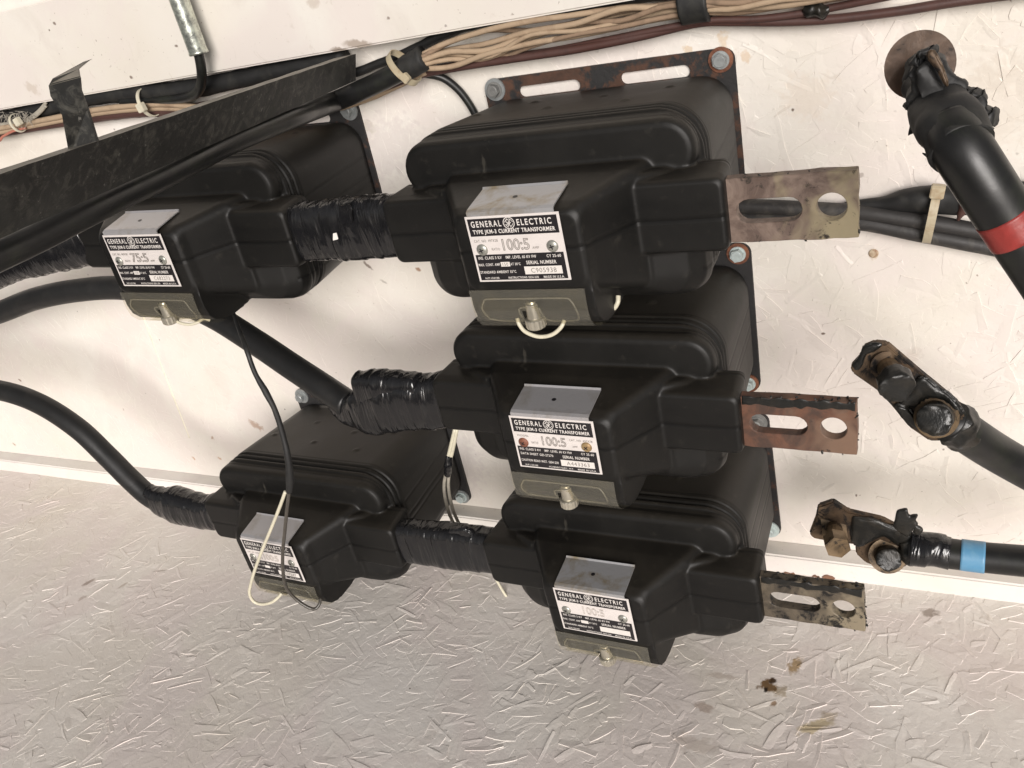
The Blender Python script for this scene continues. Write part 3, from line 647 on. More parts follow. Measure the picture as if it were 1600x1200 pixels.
CEN = dict(r1=(-.3960, -.2941), r2=(-.3987, -.5192), r3=(-.3914, -.7657), l1=(-.9022, -.2912), lb=(-.9018, -.7654))
ROLL = dict(r1=-.006, r2=-.0179, r3=.0161, l1=-.0306, lb=-.0137); TZ = dict(r1=.0211, r2=.0036, r3=-.0174, l1=.014, lb=-.0047)
LAB = dict(r1='black moulded transformer with serial C905938, uppermost on the right',
           r2='black moulded transformer with a rust-red nameplate screw, middle one on the right',
           r3='black moulded transformer with blank serial box, lowest on the right',
           l1='black moulded transformer partly hidden under the slanting black steel beam',
           lb='black moulded transformer with white and grey wires hanging over its nameplate')
GRP = 'moulded current transformers on the wall'
bolt_style = {  # per unit: corner -> (washer mat, head mat)
 'r1': {(1, 1): ('washer_rust', 'zinc'), (-1, 1): ('zinc', 'zinc_dim')}, 'r2': {(1, 1): ('washer_rust', 'zinc_pale'), (1, -1): ('washer_rust', 'zinc_pale')},
 'r3': {(1, -1): ('zinc_pale', 'zinc_pale')}, 'l1': {(1, 1): ('zinc', 'zinc')}, 'lb': {(-1, 1): ('zinc', 'zinc'), (1, -1): ('zinc', 'zinc_pale')}}
PM = dict(r1='plate_rust', r2='plate_dark', r3='plate_mid', l1='plate_mid', lb='plate_dark')
UNIT = {}
def setmat(o, m):
    o.material_slots[0].link = 'OBJECT'; o.material_slots[0].material = m
for key in ('r1', 'r2', 'r3', 'l1', 'lb'):
    t = empty('current_transformer', V(CEN[key][0], CEN[key][1], 0), LAB[key], 'transformer', GRP)
    t.rotation_euler = (0, -ROLL[key], TZ[key]); UNIT[key] = t
    b = bpy.data.objects.new('body', BODY); col.objects.link(b); b.parent = t
    p = bpy.data.objects.new('mounting_plate', PLATE); col.objects.link(p); p.parent = t; setmat(p, MT[PM[key]])
    if key == 'r1': p['label'] = 'mounting plate with heavy brown rust along its top'
    for su in (-1, 1):
        for sv in (-1, 1):
            wm_, hm_ = bolt_style[key].get((su, sv), ('zinc_dim', 'zinc_dim'))
            bo = bpy.data.objects.new('bolt', HEXB); col.objects.link(bo); bo.parent = p; bo.location = V(su * .1381, sv * .0914, 0); setmat(bo, MT[hm_])
            wo = bpy.data.objects.new('washer', WASH); col.objects.link(wo); wo.parent = p; wo.location = V(su * .1381, sv * .0914, 0); setmat(wo, MT[wm_])
            if wm_ == 'washer_rust': wo['label'] = 'washer orange with rust'
            bo.rotation_euler = (0, random.uniform(0, 1), 0)
    if key[0] == 'r':
        bar = link('busbar', bar_mesh({'r1': 1, 'r2': 2, 'r3': 3}[key]), MT[{'r1': 'bar1', 'r2': 'bar2', 'r3': 'bar3'}[key]], t)
        bar['label'] = {'r1': 'pinkish brown copper bar with green and white patina', 'r2': 'red-brown copper bar', 'r3': 'dark brown copper bar with black crust'}[key]
        link('tape_residue', crust_mesh({'r1': 4, 'r2': 5, 'r3': 6}[key], {'r1': 14, 'r2': 34, 'r3': 50}[key]), MT['goo'], bar, True)
        bar.children[-1]['kind'] = 'stuff'
        if key != 'r1': sweep('glue_strip', [V(.188 + .108 * q / 11, BVC + BH - .0042 + random.uniform(-.0010, .0010), .2385) for q in range(12)], [random.uniform(.0030, .0062) for _ in range(16)], MT['goo'], bar, n=16, per=8, lump=.25, lscale=150, flat=.14, up=V(0, 1, 0))
    nameplate(t, key)
    c = bpy.data.objects.new('terminal_cover', COVER); col.objects.link(c); c.parent = t
    rim = sweep('raised_rim', rim_pts(.0), .0010, MT['clear'], c, n=6, per=4)
    nu = bpy.data.objects.new('thumb_nut', NUT); col.objects.link(nu); nu.parent = t
    if key == 'lb': nu.location = V(0, .012, -.012)
bpy.context.view_layer.update()
def ul(key, u, v, z): return UNIT[key].matrix_world @ V(u, v, z)

# ---------------------------------------------------------------- taped joints between the transformers
def joint(name, p0, p1, mat, label, seed, r=.037, flat=.62, mids=(), rads=None, parent=None, group=None, chip=None):
    t = empty(name, (Vector(p0) + Vector(p1)) / 2, label, 'taped joint', group) if parent is None else parent
    pts = [Vector(p0)] + [Vector(m) for m in mids] + [Vector(p1)]
    o = sweep('tape_wrap', pts, rads or r, mat, None, n=44, per=max(6, int(90 / (len(pts) - 1))), lump=.035, lscale=30, flat=flat, ridge=(.027, .0011), seed=seed, up=V(0, 1, 0), box_e=.62)
    o.parent = t; o.matrix_parent_inverse = t.matrix_basis.inverted() if t.parent is None else t.matrix_world.inverted(); return t, o
GJ = 'tape wrapped joints of the transformer bars'
j1, _ = joint('taped_joint', ul('l1', .180, .006, .226), ul('r1', -.170, .006, .226), MT['tape'], 'glossy black taped joint between the two upper transformers', 11, .0355, .55, group=GJ, rads=[.034, .0345, .036, .0355, .034])
j2, _ = joint('taped_joint', ul('lb', .180, .005, .226), ul('r3', -.170, .006, .226), MT['tape'], 'glossy black taped joint between the two lowest transformers just above the floor', 23, .0355, .55, group=GJ, rads=[.034, .0345, .036, .035, .034])
def child_trace(name, poly, z, th, mat, parent, **k):
    o = trace(name, poly, z, th, mat, None, **k); o.parent = parent; o.matrix_parent_inverse = parent.matrix_basis.inverted(); return o
child_trace('tape_flap', [(528, 322), (547, 320), (550, 348), (530, 352)], .253, .003, MT['tape'], j1, bevel=.0006)
tag(trace('paint_chip', [(520, 365), (525, 364), (528, 374), (520, 376)], .2545, .0015, MT['chip'], None, .0003), 'tiny white chip stuck to the upper black taped joint', 'paint chip')
child_trace('loose_tape', [(698, 829), (720, 826), (738, 833), (736, 842), (715, 838), (700, 836)], .24, .012, MT['tape'], j2, bevel=.002, lump=.002)

# ---------------------------------------------------------------- power cables on the left
def wrapchild(par, pts, rads, seed, mat=None, flat=1.0, ridge=(.022, .0012), name='tape_wrap', box_e=None, lump=.06):
    o = sweep(name, pts, rads, mat or MT['tape'], None, n=36, per=16, lump=lump, lscale=45, flat=flat, ridge=ridge, seed=seed, up=V(0, 1, 0), box_e=box_e)
    o.parent = par; o.matrix_parent_inverse = par.matrix_basis.inverted(); return o
def childsweep(par, name, pts, rad, mat, **k):
    o = sweep(name, pts, rad, mat, None, **k); o.parent = par; o.matrix_parent_inverse = par.matrix_basis.inverted(); return o
GC = 'black power cables hanging in from the left'
c1 = empty('power_cable', A(120, 655, .22), 'thick black cable curving down to the lowest left transformer', 'cable', GC)
childsweep(c1, 'cable', [A(-480, 690, .16), A(-250, 628, .18), A(-60, 606, .20), A(0, 610, .205), (A(60, 630, .21)), A(120, 668, .215), A(168, 713, .22), A(205, 750, .225), A(238, 778, .228), A(275, 792, .228)], .0178, MT['jacket'], n=22)
wrapchild(c1, [A(232, 772, .228), A(258, 785, .228), A(290, 792, .228), A(322, 800, .228), ul('lb', -.170, .004, .226)], [.0185, .026, .033, .031, .030, .0325], 31, flat=.75, box_e=.8)
c2 = empty('power_cable', A(420, 540, .2), 'thick black cable passing behind the upper left transformer to a big taped lug', 'cable', GC)
childsweep(c2, 'cable', [A(-480, 690, .14), A(-250, 590, .16), A(-60, 510, .17), A(0, 488, .165), A(55, 467, .16), A(120, 454, .155), A(190, 450, .15), A(260, 464, .15), A(330, 492, .16), A(400, 535, .18), A(455, 572, .20), A(505, 605, .215), A(545, 632, .225)], .0185, MT['jacket'], n=22)
wrapchild(c2, [A(522, 622, .222), A(545, 640, .228), A(580, 640, .232), A(625, 628, .232), A(668, 628, .23), ul('r2', -.170, .004, .226)], [.0195, .022, .034, .038, .036, .034], 37, flat=.6, box_e=.7)
childsweep(c2, 'taped_lug', [A(566, 615, .236), A(600, 617, .236), A(660, 622, .232)], [.030, .033, .033], MT['tape'], n=28, per=14, lump=.05, flat=.5, box_e=.5, up=V(0, 1, 0), ridge=(.02, .0015))
c3 = empty('power_cable', A(90, 380, .2), 'black taped cable end entering the upper left transformer under the steel beam', 'cable', GC)
wrapchild(c3, [A(-30, 440, .25), A(15, 415, .25), A(60, 396, .245), A(100, 385, .24), ul('l1', -.170, .006, .226)], [.022, .024, .030, .033, .034], 41, flat=.75, box_e=.8)
childsweep(c3, 'cable', [A(-520, 640, .26), A(-300, 556, .26), A(-120, 470, .26), A(-60, 452, .255), A(0, 425, .25)], .0178, MT['jacket'], n=18)
child_trace('tape_tail', [(108, 405), (122, 408), (127, 415), (124, 419), (116, 414)], .245, .004, MT['tape'], c3, bevel=.0008)

# ---------------------------------------------------------------- slanting steel beam with tab, cable strapped under it
T0 = Vector(at(0, 272, .63)); T1 = Vector(at(556, 84, .045)); B0 = Vector(at(0, 373, .63)); B1 = Vector(at(556, 126, .045))
ext = 1.16
T0 = T1 + (T0 - T1) * ext; B0 = B1 + (B0 - B1) * ext
dirn = (T0 - T1).normalized()
sidev = dirn.cross(Vector((0, 1, 0))).normalized()
if sidev.x > 0: sidev = -sidev
beam = empty('steel_beam', V(*((T0 + T1) / 2)), 'slanting black steel angle beam crossing the upper left corner', 'beam')
def beam_mesh():
    bm = bmesh.new(); N_ = 40; rings = []
    for i in range(N_ + 1):
        t = i / N_; tt = T1.lerp(T0, t); bb = B1.lerp(B0, t); th = .0045; dp = .026
        wv = .0006 * mnoise.noise(Vector((t * 20, 0, 3)))
        dn = (bb - tt).normalized()
        P = [tt, bb, bb + sidev * th, tt + dn * th + sidev * th, tt + dn * th + sidev * dp, tt + sidev * dp]
        rings.append([bm.verts.new(V(*(p + Vector((wv, wv, 0))))) for p in P])
    for a, b in zip(rings, rings[1:]):
        for k in range(6): bm.faces.new((a[k], a[(k + 1) % 6], b[(k + 1) % 6], b[k]))
    bm.faces.new(rings[0][::-1]); bm.faces.new(rings[-1])
    long_e = [e for e in bm.edges if len(e.link_faces) == 2 and e.calc_face_angle(0) > .8 and (e.verts[0].co - e.verts[1].co).length > .008]
    bmesh.ops.bevel(bm, geom=long_e, offset=.0014, segments=3, affect='EDGES')
    return mesh_of(bm, 'beam_angle')
o = link('beam_angle', beam_mesh(), MT['steel_black'], None); o.parent = beam; o.matrix_parent_inverse = beam.matrix_basis.inverted()
def bz(px):   # depth of the beam face at photo x
    best = min((abs(0 - 1), 0) for _ in (0,))
    lo, hi = 0.0, 1.0
    for _ in range(40):
        m = (lo + hi) / 2; p = T1.lerp(T0, m); c = RC @ np.array([p.x, p.y, p.z - 1]); x = 800 + c[0] / -c[2] * FOC
        if x > px: lo = m
        else: hi = m
    return T1.lerp(T0, lo).z
# the tab: a flat strip rising from the beam and bent back at its top
zt = bz(125)
def strip(name, L, wpair, mat, parent, th=.003):
    bm = bmesh.new(); fr = []; bk = []
    for (a, b) in L:
        pa, pb = Vector(a), Vector(b); fr.append((bm.verts.new(pa), bm.verts.new(pb))); bk.append((bm.verts.new(pa + V(-.4, -.1, -1).normalized() * th), bm.verts.new(pb + V(-.4, -.1, -1).normalized() * th)))
    for i in range(len(L) - 1):
        bm.faces.new((fr[i][0], fr[i][1], fr[i + 1][1], fr[i + 1][0])); bm.faces.new((bk[i][0], bk[i + 1][0], bk[i + 1][1], bk[i][1]))
        bm.faces.new((fr[i][0], fr[i + 1][0], bk[i + 1][0], bk[i][0])); bm.faces.new((fr[i][1], bk[i][1], bk[i + 1][1], fr[i + 1][1]))
    bm.faces.new((fr[0][0], bk[0][0], bk[0][1], fr[0][1])); bm.faces.new((fr[-1][0], fr[-1][1], bk[-1][1], bk[-1][0]))
    bmesh.ops.recalc_face_normals(bm, faces=bm.faces); bmesh.ops.bevel(bm, geom=[e for e in bm.edges if e.calc_face_angle(0) > .6], offset=.0006, segments=2, affect='EDGES')
    o = link(name, mesh_of(bm, name), mat, None); o.parent = parent; o.matrix_parent_inverse = parent.matrix_basis.inverted(); return o
tb = strip('tab', [(A(108, 246, zt), A(154, 226, zt - .02)), (A(96, 180, zt - .002), A(137, 171, zt - .022)), (A(78, 150, zt - .003), A(126, 142, zt - .024)), (A(75, 133, zt - .006), A(124, 120, zt - .03)), (A(80, 124, zt - .012), A(122, 108, zt - .042)), (A(132, 96, zt - .07), A(142, 92, zt - .085))], None, MT['steel_black'], beam)
# tape bands round beam and cable
def ray_t(px):
    lo, hi = 0.0, 1.0
    for _ in range(40):
        m = (lo + hi) / 2; p = T1.lerp(T0, m); c = RC @ np.array([p.x, p.y, p.z - 1]); x = 800 + c[0] / -c[2] * FOC
        if x > px: lo = m
        else: hi = m
    return lo
cc = empty('control_cable', A(600, 125, .05), 'thick black control cable strapped under the slanting steel beam, opening into beige wires', 'cable')
pl = []
for px, py in ((655, 96), (640, 104), (600, 124), (560, 143), (520, 160)): pl.append(A(px, py, .045 + (655 - px) * .0001))
for px, py in ((470, 178), (420, 197), (360, 222), (300, 252), (240, 282), (180, 310), (120, 340), (60, 371), (0, 399), (-80, 436)): pl.append(A(px, py, bz(px) - .020))
childsweep(cc, 'jacket', pl, [.0135, .0125, .0125, .0125, .012, .012, .012, .0115, .0115], MT['jacket_gl'], n=20)
childsweep(cc, 'tape_wrap', [A(632, 108, .046), A(648, 99, .046), A(663, 90, .044)], [.0142, .0145, .0145], MT['cloth_tape'], n=20, per=6, ridge=(.012, .0008))

# ---------------------------------------------------------------- wires along the header
GB = 'beige cotton covered wires bundled along the header board'
names = ['beige wire along the upper edge of the bundle', 'beige wire just under the uppermost one of the bundle', 'beige wire third from the top of the bundle', 'beige wire just above the middle of the bundle', 'beige wire in the middle of the bundle', 'beige wire just below the middle of the bundle', 'beige wire third from the bottom of the bundle', 'beige wire second from the bottom of the bundle', 'sagging beige wire lowest in the bundle']
top_c = [(655, 88), (700, 66), (760, 46), (830, 33), (900, 22), (970, 12), (1030, 4), (1085, -2), (1150, -6), (1230, -12), (1320, -22), (1420, -34)]
bot_c = [(655, 108), (700, 104), (760, 98), (830, 72), (900, 55), (970, 42), (1030, 30), (1085, 22), (1150, 20), (1230, 10), (1320, -4), (1420, -20)]
for k in range(9):
    f = k / 8 + (.04 if k % 2 else -.03); rg = random.Random(50 + k); pts = []
    for i, (a, b) in enumerate(zip(top_c, bot_c)):
        ff = min(1, max(0, f + rg.uniform(-.24, .24) * (0 if i in (0, 7) else 1)))
        pts.append(A(a[0] + rg.uniform(-6, 6) * (i > 0), a[1] * (1 - ff) + b[1] * ff, .030 + .010 * math.sin(k * 2.4 + i * .7) + (.012 if i == 0 else 0)))
    o = sweep('beige_wire', pts, rg.uniform(.0026, .0034), MT[('beige', 'beige_dirty')[k % 3 == 1]], None, n=10, per=10, lump=.10, lscale=160, seed=k)
    tag(o, names[k], 'wire', GB)
# inner beige wires seen lower at the bundle, running left behind the beam
for k, (dy, zz) in enumerate(((0, .030), (6, .026))):
    o = sweep('beige_wire', [A(665, 106 + dy, .034), A(620, 128 + dy, zz), (A(575, 148 + dy, zz)), A(520, 164 + dy, zz), A(440, 172 + dy, zz), A(340, 170 + dy * .6, zz), A(250, 163 + dy, zz), A(160, 170 + dy, zz), A(80, 185 + dy, zz), A(-20, 204 + dy, zz), A(-250, 246 + dy, zz), A(-480, 288 + dy, zz)], .0042, MT['beige'], None, n=10, lump=.08, lscale=150, seed=20 + k)
    tag(o, ('beige wire passing behind the steel beam, the upper one of two', 'beige wire passing behind the steel beam, the lower one of two')[k], 'wire', GB)
tag(sweep('brown_wire', [A(1640, -16, .022), A(1500, 2, .022), A(1400, 18, .022), A(1300, 30, .022), A(1220, 34, .022), A(1150, 34, .022), A(1090, 36, .024), A(1000, 57, .026), A(900, 77, .028), A(800, 92, .028), A(700, 108, .028), A(640, 122, .030), A(570, 152, .022), A(500, 176, .02), A(420, 186, .02), A(320, 184, .02), A(230, 178, .02), A(140, 188, .02), A(60, 200, .02), A(-30, 216, .02), A(-250, 256, .02), A(-480, 298, .02)], .0047, MT['brown'], None, n=12, per=10), 'long brown wire sagging below the beige bundle', 'wire', 'brown wires below the beige bundle')
tag(sweep('brown_wire', [A(1400, -8, .03), A(1300, 12, .026), A(1240, 23, .026), A(1180, 30, .026), A(1110, 32, .026), A(1040, 44, .027), A(960, 60, .026), A(880, 76, .022), A(830, 84, .020), A(720, 100, .02), A(650, 112, .024)], .0038, MT['brown'], None, n=10), 'short brown wire resting on top of the long brown one', 'wire', 'brown wires below the beige bundle')
for k, (pts, lb) in enumerate((([A(545, 118, .018), A(620, 88, .018), A(700, 52, .018), A(760, 34, .020), A(860, 16, .022), A(960, 2, .022), A(1060, -10, .022), A(1160, -20, .02)], 'black wire along the header edge above the beige bundle'),
                       ([A(-480, 270, .016), A(-250, 230, .016), A(-20, 190, .016), A(60, 172, .018), A(130, 154, .020), A(210, 144, .022), A(290, 140, .022), A(380, 122, .020), A(460, 106, .018), A(540, 92, .018)], 'dark frayed wire under the header board, left of the beam'),
                       ([A(-480, 290, .016), A(-250, 250, .016), A(-20, 208, .016), A(60, 194, .018), A(130, 185, .018), A(200, 178, .020), A(290, 170, .020), A(360, 160, .018), A(450, 150, .018)], 'dark brown wire beneath the frayed one, left end'))):
    tag(sweep('dark_wire', pts, (.0055, .0125, .0068)[k], (MT['jacket'], MT['jacket_dirty'] if 0 else MT['cloth_tape'], MT['brown'])[k], None, n=12, lump=.18, lscale=80, seed=60 + k), lb, 'wire')
tag(sweep('tape_band', [A(1064, 6, .030), A(1085, 2, .030), A(1108, -1, .030)], [.0215, .0215, .0215], MT['cloth_tape'], None, n=28, per=6, flat=.8, up=V(0, 1, 0)), 'black tape band around the beige wire bundle', 'tape')
tag(sweep('tape_scrap', [A(1256, 12, .028), A(1268, 16, .028), A(1282, 18, .028), A(1296, 14, .028)], [.004, .008, .008, .003], MT['goo'], None, n=10, lump=.4, lscale=120), 'small lump of black tape hanging on the bundle', 'tape')
tag(sweep('dark_wire', [A(640, 116, .03), A(665, 116, .026), A(692, 122, .02), A(716, 140, .014), A(735, 165, .010), A(748, 190, .008)], .0048, MT['jacket_gl'], None, n=12), 'short black wire looping down behind the right top transformer', 'wire')
# conduit with black wire
cd = empty('conduit', A(300, 40, .075), 'galvanised steel conduit end pointing down across the header', 'conduit')
bm = bmesh.new(); p0 = A(311, 84, .072); p1 = p0 + V(0, .25, .0)
R4 = []
for (yy, rr) in ((.25, .0125), (.0035, .0125), (.003, .0130), (.0, .0130), (-.0004, .0124), (-.0002, .0112), (.004, .0110), (.25, .0110)):
    R4.append([bm.verts.new(p0 + V(rr * math.cos(2 * math.pi * i / 32), yy, rr * math.sin(2 * math.pi * i / 32))) for i in range(32)])
for a_, b_ in zip(R4, R4[1:]):
    for i in range(32): bm.faces.new((a_[i], a_[(i + 1) % 32], b_[(i + 1) % 32], b_[i]))
bmesh.ops.recalc_face_normals(bm, faces=bm.faces)
me = bpy.data.meshes.new('pipe'); bm.to_mesh(me); bm.free(); o = link('pipe', me, MT['galv'], None, True); o.parent = cd; o.matrix_parent_inverse = cd.matrix_basis.inverted()
tag(sweep('dark_wire', [A(311, 84, .072) + V(0, .03, 0), A(311, 84, .072) + V(0, .005, 0), A(315, 112, .068), A(313, 136, .056), A(303, 148, .046), A(280, 154, .036), A(240, 156, .028), A(190, 158, .026)], .0066, MT['jacket_gl'], None, n=14), 'black wire leaving the galvanised conduit and bending left', 'wire')
# pale wires at far left
for k in (0, 1): tag(sweep('grey_wire', [A(72, 160 + k * 5, .036), A(62, 172 + k * 4, .036), A(50, 182 + k * 3, .034), A(36, 190 + k, .032), A(15, 193 + k * 3, .03), A(-25, 199 + k * 4, .03), A(-300, 249 + k * 4, .03)], .0026, MT['grey_wire'], None, n=8), ('thin pale wire bending into the bundle left of the beam tab, upper one', 'thin pale wire bending into the bundle left of the beam tab, lower one')[k], 'wire', 'pale wires at the left edge')
tag(sweep('red_wire', [A(40, 200, .034), A(20, 205, .036), A(5, 213, .038), A(-20, 228, .04), A(-160, 268, .04)], .0020, mat_simple('pink_wire', (.45, .17, .12), .5), None, n=8), 'thin reddish wire leaving the bundle at the left edge', 'wire')
# frayed cobweb fibres
def fibres(name, x0, x1, y, n_, seed, label):
    rg = random.Random(seed); bm = bmesh.new()
    for i in range(n_):
        x = rg.uniform(x0, x1); p = A(x, y + rg.uniform(-6, 4), .036); q = p + Vector((rg.uniform(-.02, .02), rg.uniform(-.01, .002), rg.uniform(-.022, .004)))
        cyl(bm, p, q, .0004, .0003, n=4)
    o = link(name, mesh_of(bm, name), MT['debris']); tag(o, label, 'cobweb', None, 'stuff')
fibres('cobweb', 0, 50, 180, 60, 3, 'dusty cobweb fibres on the bundle at the left edge')

# ---------------------------------------------------------------- zip ties
def ziptie(cpx, cpy, z, r_long, r_deep, tilt, mat, label, head, tail=None, width=.0048, grp='nylon zip ties'):
    c = A(cpx, cpy, z); t = empty('zip_tie', c, label, 'zip tie', grp)
    # loop around a cable running along direction 'dir'
    ca, sa = math.cos(tilt), math.sin(tilt); along = V(ca, sa, 0); upv = V(-sa, ca, 0); out = V(0, 0, 1)
    bm = bmesh.new(); n = 40; R = []
    for i in range(n):
        a = 2 * math.pi * i / n; d = upv * math.cos(a) * r_long + out * math.sin(a) * r_deep; d2 = upv * math.cos(a) * (r_long + .0013) + out * math.sin(a) * (r_deep + .0013)
        R.append([bm.verts.new(c + d - along * width / 2), bm.verts.new(c + d2 - along * width / 2), bm.verts.new(c + d2 + along * width / 2), bm.verts.new(c + d + along * width / 2)])
    for i in range(n):
        for k in range(4): bm.faces.new((R[i][k], R[i][(k + 1) % 4], R[(i + 1) % n][(k + 1) % 4], R[(i + 1) % n][k]))
    o = link('strap', mesh_of(bm, 'strap'), mat, None); o.parent = t; o.matrix_parent_inverse = t.matrix_basis.inverted()
    hc = A(head[0], head[1], z + head[2]); bm = bmesh.new(); hs_ = head[3]
    m = Matrix.Translation(hc) @ Matrix((along.to_tuple() + (0,), out.to_tuple() + (0,), upv.to_tuple() + (0,), (0, 0, 0, 1))).transposed() @ Matrix.Diagonal((hs_, hs_ * .7, hs_, 1))
    bmesh.ops.create_cube(bm, size=1, matrix=m); bmesh.ops.bevel(bm, geom=bm.edges[:], offset=.0009, segments=2, affect='EDGES')
    o = link('head', mesh_of(bm, 'head'), mat, None); o.parent = t; o.matrix_parent_inverse = t.matrix_basis.inverted()
    if tail:
        o = sweep('tail', [A(x, y, z + dz) for x, y, dz in tail], .0030, mat, None, n=8, per=4, flat=.35, box_e=.5); o.parent = t; o.matrix_parent_inverse = t.matrix_basis.inverted()
    return t
ziptie(631, 106, .044, .0235, .017, math.radians(35), MT['nylon'], 'beige zip tie holding the black control cable and wires together near the beam end', (634, 122, .018, .0100), width=.0088)
zt4 = ziptie(1456, 338, .024, .0285, .018, math.radians(-10), MT['nylon'], 'upright beige zip tie around the two dirty cables beside the red banded cable', (1465, 299, .013, .0135), width=.0085)
zt2 = ziptie(232, 160, .030, .020, .016, math.radians(10), MT['nylon_pale'], 'pale zip tie around the wires right of the beam tab', (221, 168, .018, .0125), width=.0065)
zt3 = ziptie(28, 192, .032, .014, .012, math.radians(12), MT['nylon_pale'], 'pale zip tie head on the bundle at the left edge', (28, 190, .014, .012))

# ---------------------------------------------------------------- cables behind the right hand bars
GD = 'dirty cables lying on the wall behind the right hand bars'
tag(sweep('dirty_cable', [A(1100, 318, .020), A(1160, 322, .020), A(1240, 326, .020), A(1340, 332, .020), A(1430, 345, .020), A(1530, 362, .02), A(1680, 390, .02)], .0088, MT['jacket_dirty'], None, n=16, lump=.05), 'upper one of two dirty grey-black cables running right behind the bar', 'cable', GD)
tag(sweep('dirty_cable', [A(1100, 342, .020), A(1160, 342, .020), A(1240, 342, .020), A(1340, 347, .020), A(1430, 364, .020), A(1530, 383, .02), A(1680, 410, .02)], .0088, MT['jacket_dirty'], None, n=16, lump=.05, seed=4), 'lower one of two dirty grey-black cables running right behind the bar', 'cable', GD)
tag(sweep('frayed_cable', [A(1150, 330, .012), A(1290, 326, .012), A(1340, 322, .013), A(1390, 317, .014), A(1440, 312, .015), A(1500, 312, .016), A(1560, 306, .016), A(1700, 298, .016)], [.002, .004, .006, .0085, .0115, .014, .014, .013, .013], MT['cloth_tape'], None, n=24, lump=.28, lscale=40), 'lumpy taped black cable above the two dirty cables', 'cable')
tag(sweep('tape_scrap', [A(1508, 318, .030), A(1503, 330, .028), A(1497, 344, .026)], [.006, .004, .0015], MT['brown'], None, n=8, lump=.3), 'brown torn tape end hanging below the lumpy cable', 'tape')
tag(sweep('caulk_line', [A(214, 470, .0005), A(226, 500, .0006), A(245, 552, .0004), A(268, 612, .0007), A(296, 684, .0005)], [.0012, .0016, .0010, .0015, .0011], mat_simple('cream_caulk', (.80, .76, .62), .5), None, n=8, lump=.4, lscale=90, flat=.5), 'thin cream caulk line running down the wall below the upper left transformer', 'caulk line')
# wall screw
bm = bmesh.new(); bmesh.ops.create_uvsphere(bm, u_segments=16, v_segments=8, radius=1, matrix=Matrix.Translation(A(1365, 396, .0012)) @ Matrix.Diagonal((.0055, .0014, .0055, 1)))
tag(link('wall_screw', mesh_of(bm, 'wall_screw'), mat_simple('painted_over_screw', (.52, .42, .30), .6, 0, .6, 150, .3, (.22, .10, .04)), None, True), 'rusty screw head in the bare wall below the upper bar', 'screw')

# ---------------------------------------------------------------- cables with lugs on the right
def addc(par, o): o.parent = par; o.matrix_parent_inverse = par.matrix_basis.inverted(); return o
def bolt(par, name, p0, p1, r, mat, n=18, lump=0):
    bm = bmesh.new(); cyl(bm, p0, p1, r, n=n)
    bmesh.ops.bevel(bm, geom=[e for e in bm.edges if e.calc_face_angle(0) > 1.2], offset=r * .12, segments=2, affect='EDGES')
    if lump:
        bmesh.ops.triangulate(bm, faces=bm.faces)
        for _ in range(2):
            bmesh.ops.subdivide_edges(bm, edges=[e for e in bm.edges if e.calc_length() > .003], cuts=1); bmesh.ops.triangulate(bm, faces=bm.faces)
        for v in bm.verts: v.co += Vector([mnoise.noise(v.co * 130 + Vector((k * 7, 0, 0))) for k in range(3)]) * lump
        bmesh.ops.smooth_vert(bm, verts=bm.verts, factor=.5, use_axis_x=True, use_axis_y=True, use_axis_z=True)
    return addc(par, link(name, mesh_of(bm, name), mat, None, bool(lump)))
GL = 'disconnected cables with lugs on the right'
# 1: red band
L1c = empty('lug_cable', A(1500, 260, .33), 'disconnected black cable with a red tape band and a round copper disc at its end', 'cable', GL)
childsweep(L1c, 'cable', [A(1486, 200, .385), A(1503, 232, .400), A(1536, 284, .405), A(1569, 335, .405), A(1591, 368, .405), A(1637, 437, .405), A(1700, 535, .405), A(1760, 630, .405)], [.0178, .0176, .0174, .0174, .0174, .0174], MT['jacket_gl'], n=28)
childsweep(L1c, 'red_tape_band', [A(1568, 333.5, .405), A(1580, 351.5, .405), A(1592, 369.5, .405)], .01775, MT['red'], n=32, per=5)
childsweep(L1c, 'tape_wrap', [A(1440, 132, .325), A(1454, 152, .342), A(1470, 176, .36), (A(1486, 200, .382)), A(1505, 234, .400)], [.0125, .0150, .0180, .0195, .0186], MT['cloth_tape'], n=36, per=14, lump=.22, lscale=55)
child_trace('torn_tape', [(1414, 104), (1424, 92), (1440, 86), (1452, 78), (1466, 84), (1480, 116), (1494, 146), (1508, 142), (1526, 145), (1536, 154), (1535, 166), (1543, 176), (1550, 188), (1543, 198), (1552, 212), (1554, 224), (1530, 236), (1500, 250), (1474, 252), (1458, 240), (1440, 226), (1421, 213), (1426, 204), (1424, 188), (1431, 172), (1419, 170), (1424, 160), (1416, 132)], .366, .028, MT['cloth_tape'], L1c, bevel=.006, lump=.0045, seg=3)
disc = empty('disc_anchor', (0, 0, 0), None, None); bpy.data.objects.remove(disc)
dv = (A(1436, 100, .300) - A(1462, 170, .34)).normalized(); dn_ = (V(.10, .30, 1)).normalized()
dc = A(1437, 102, .298)
bm = bmesh.new(); cyl(bm, dc - dn_ * .002, dc + dn_ * .002, .0232, n=40); bmesh.ops.bevel(bm, geom=[e for e in bm.edges if e.calc_face_angle(0) > 1.2], offset=.0006, segments=2, affect='EDGES')
addc(L1c, link('copper_disc', mesh_of(bm, 'copper_disc'), MT['washer_br']))
child_trace('lug', [(1444, 84), (1458, 76), (1464, 84), (1474, 108), (1484, 132), (1478, 140), (1462, 112), (1450, 96)], .372, .006, MT['lugc'], L1c, bevel=.001, lump=.001)
childsweep(L1c, 'taped_barrel', [A(1440, 98, .315), A(1446, 122, .325), A(1455, 160, .335)], [.0110, .0130, .0150], MT['cloth_tape'], n=20, per=10, lump=.35, lscale=70)
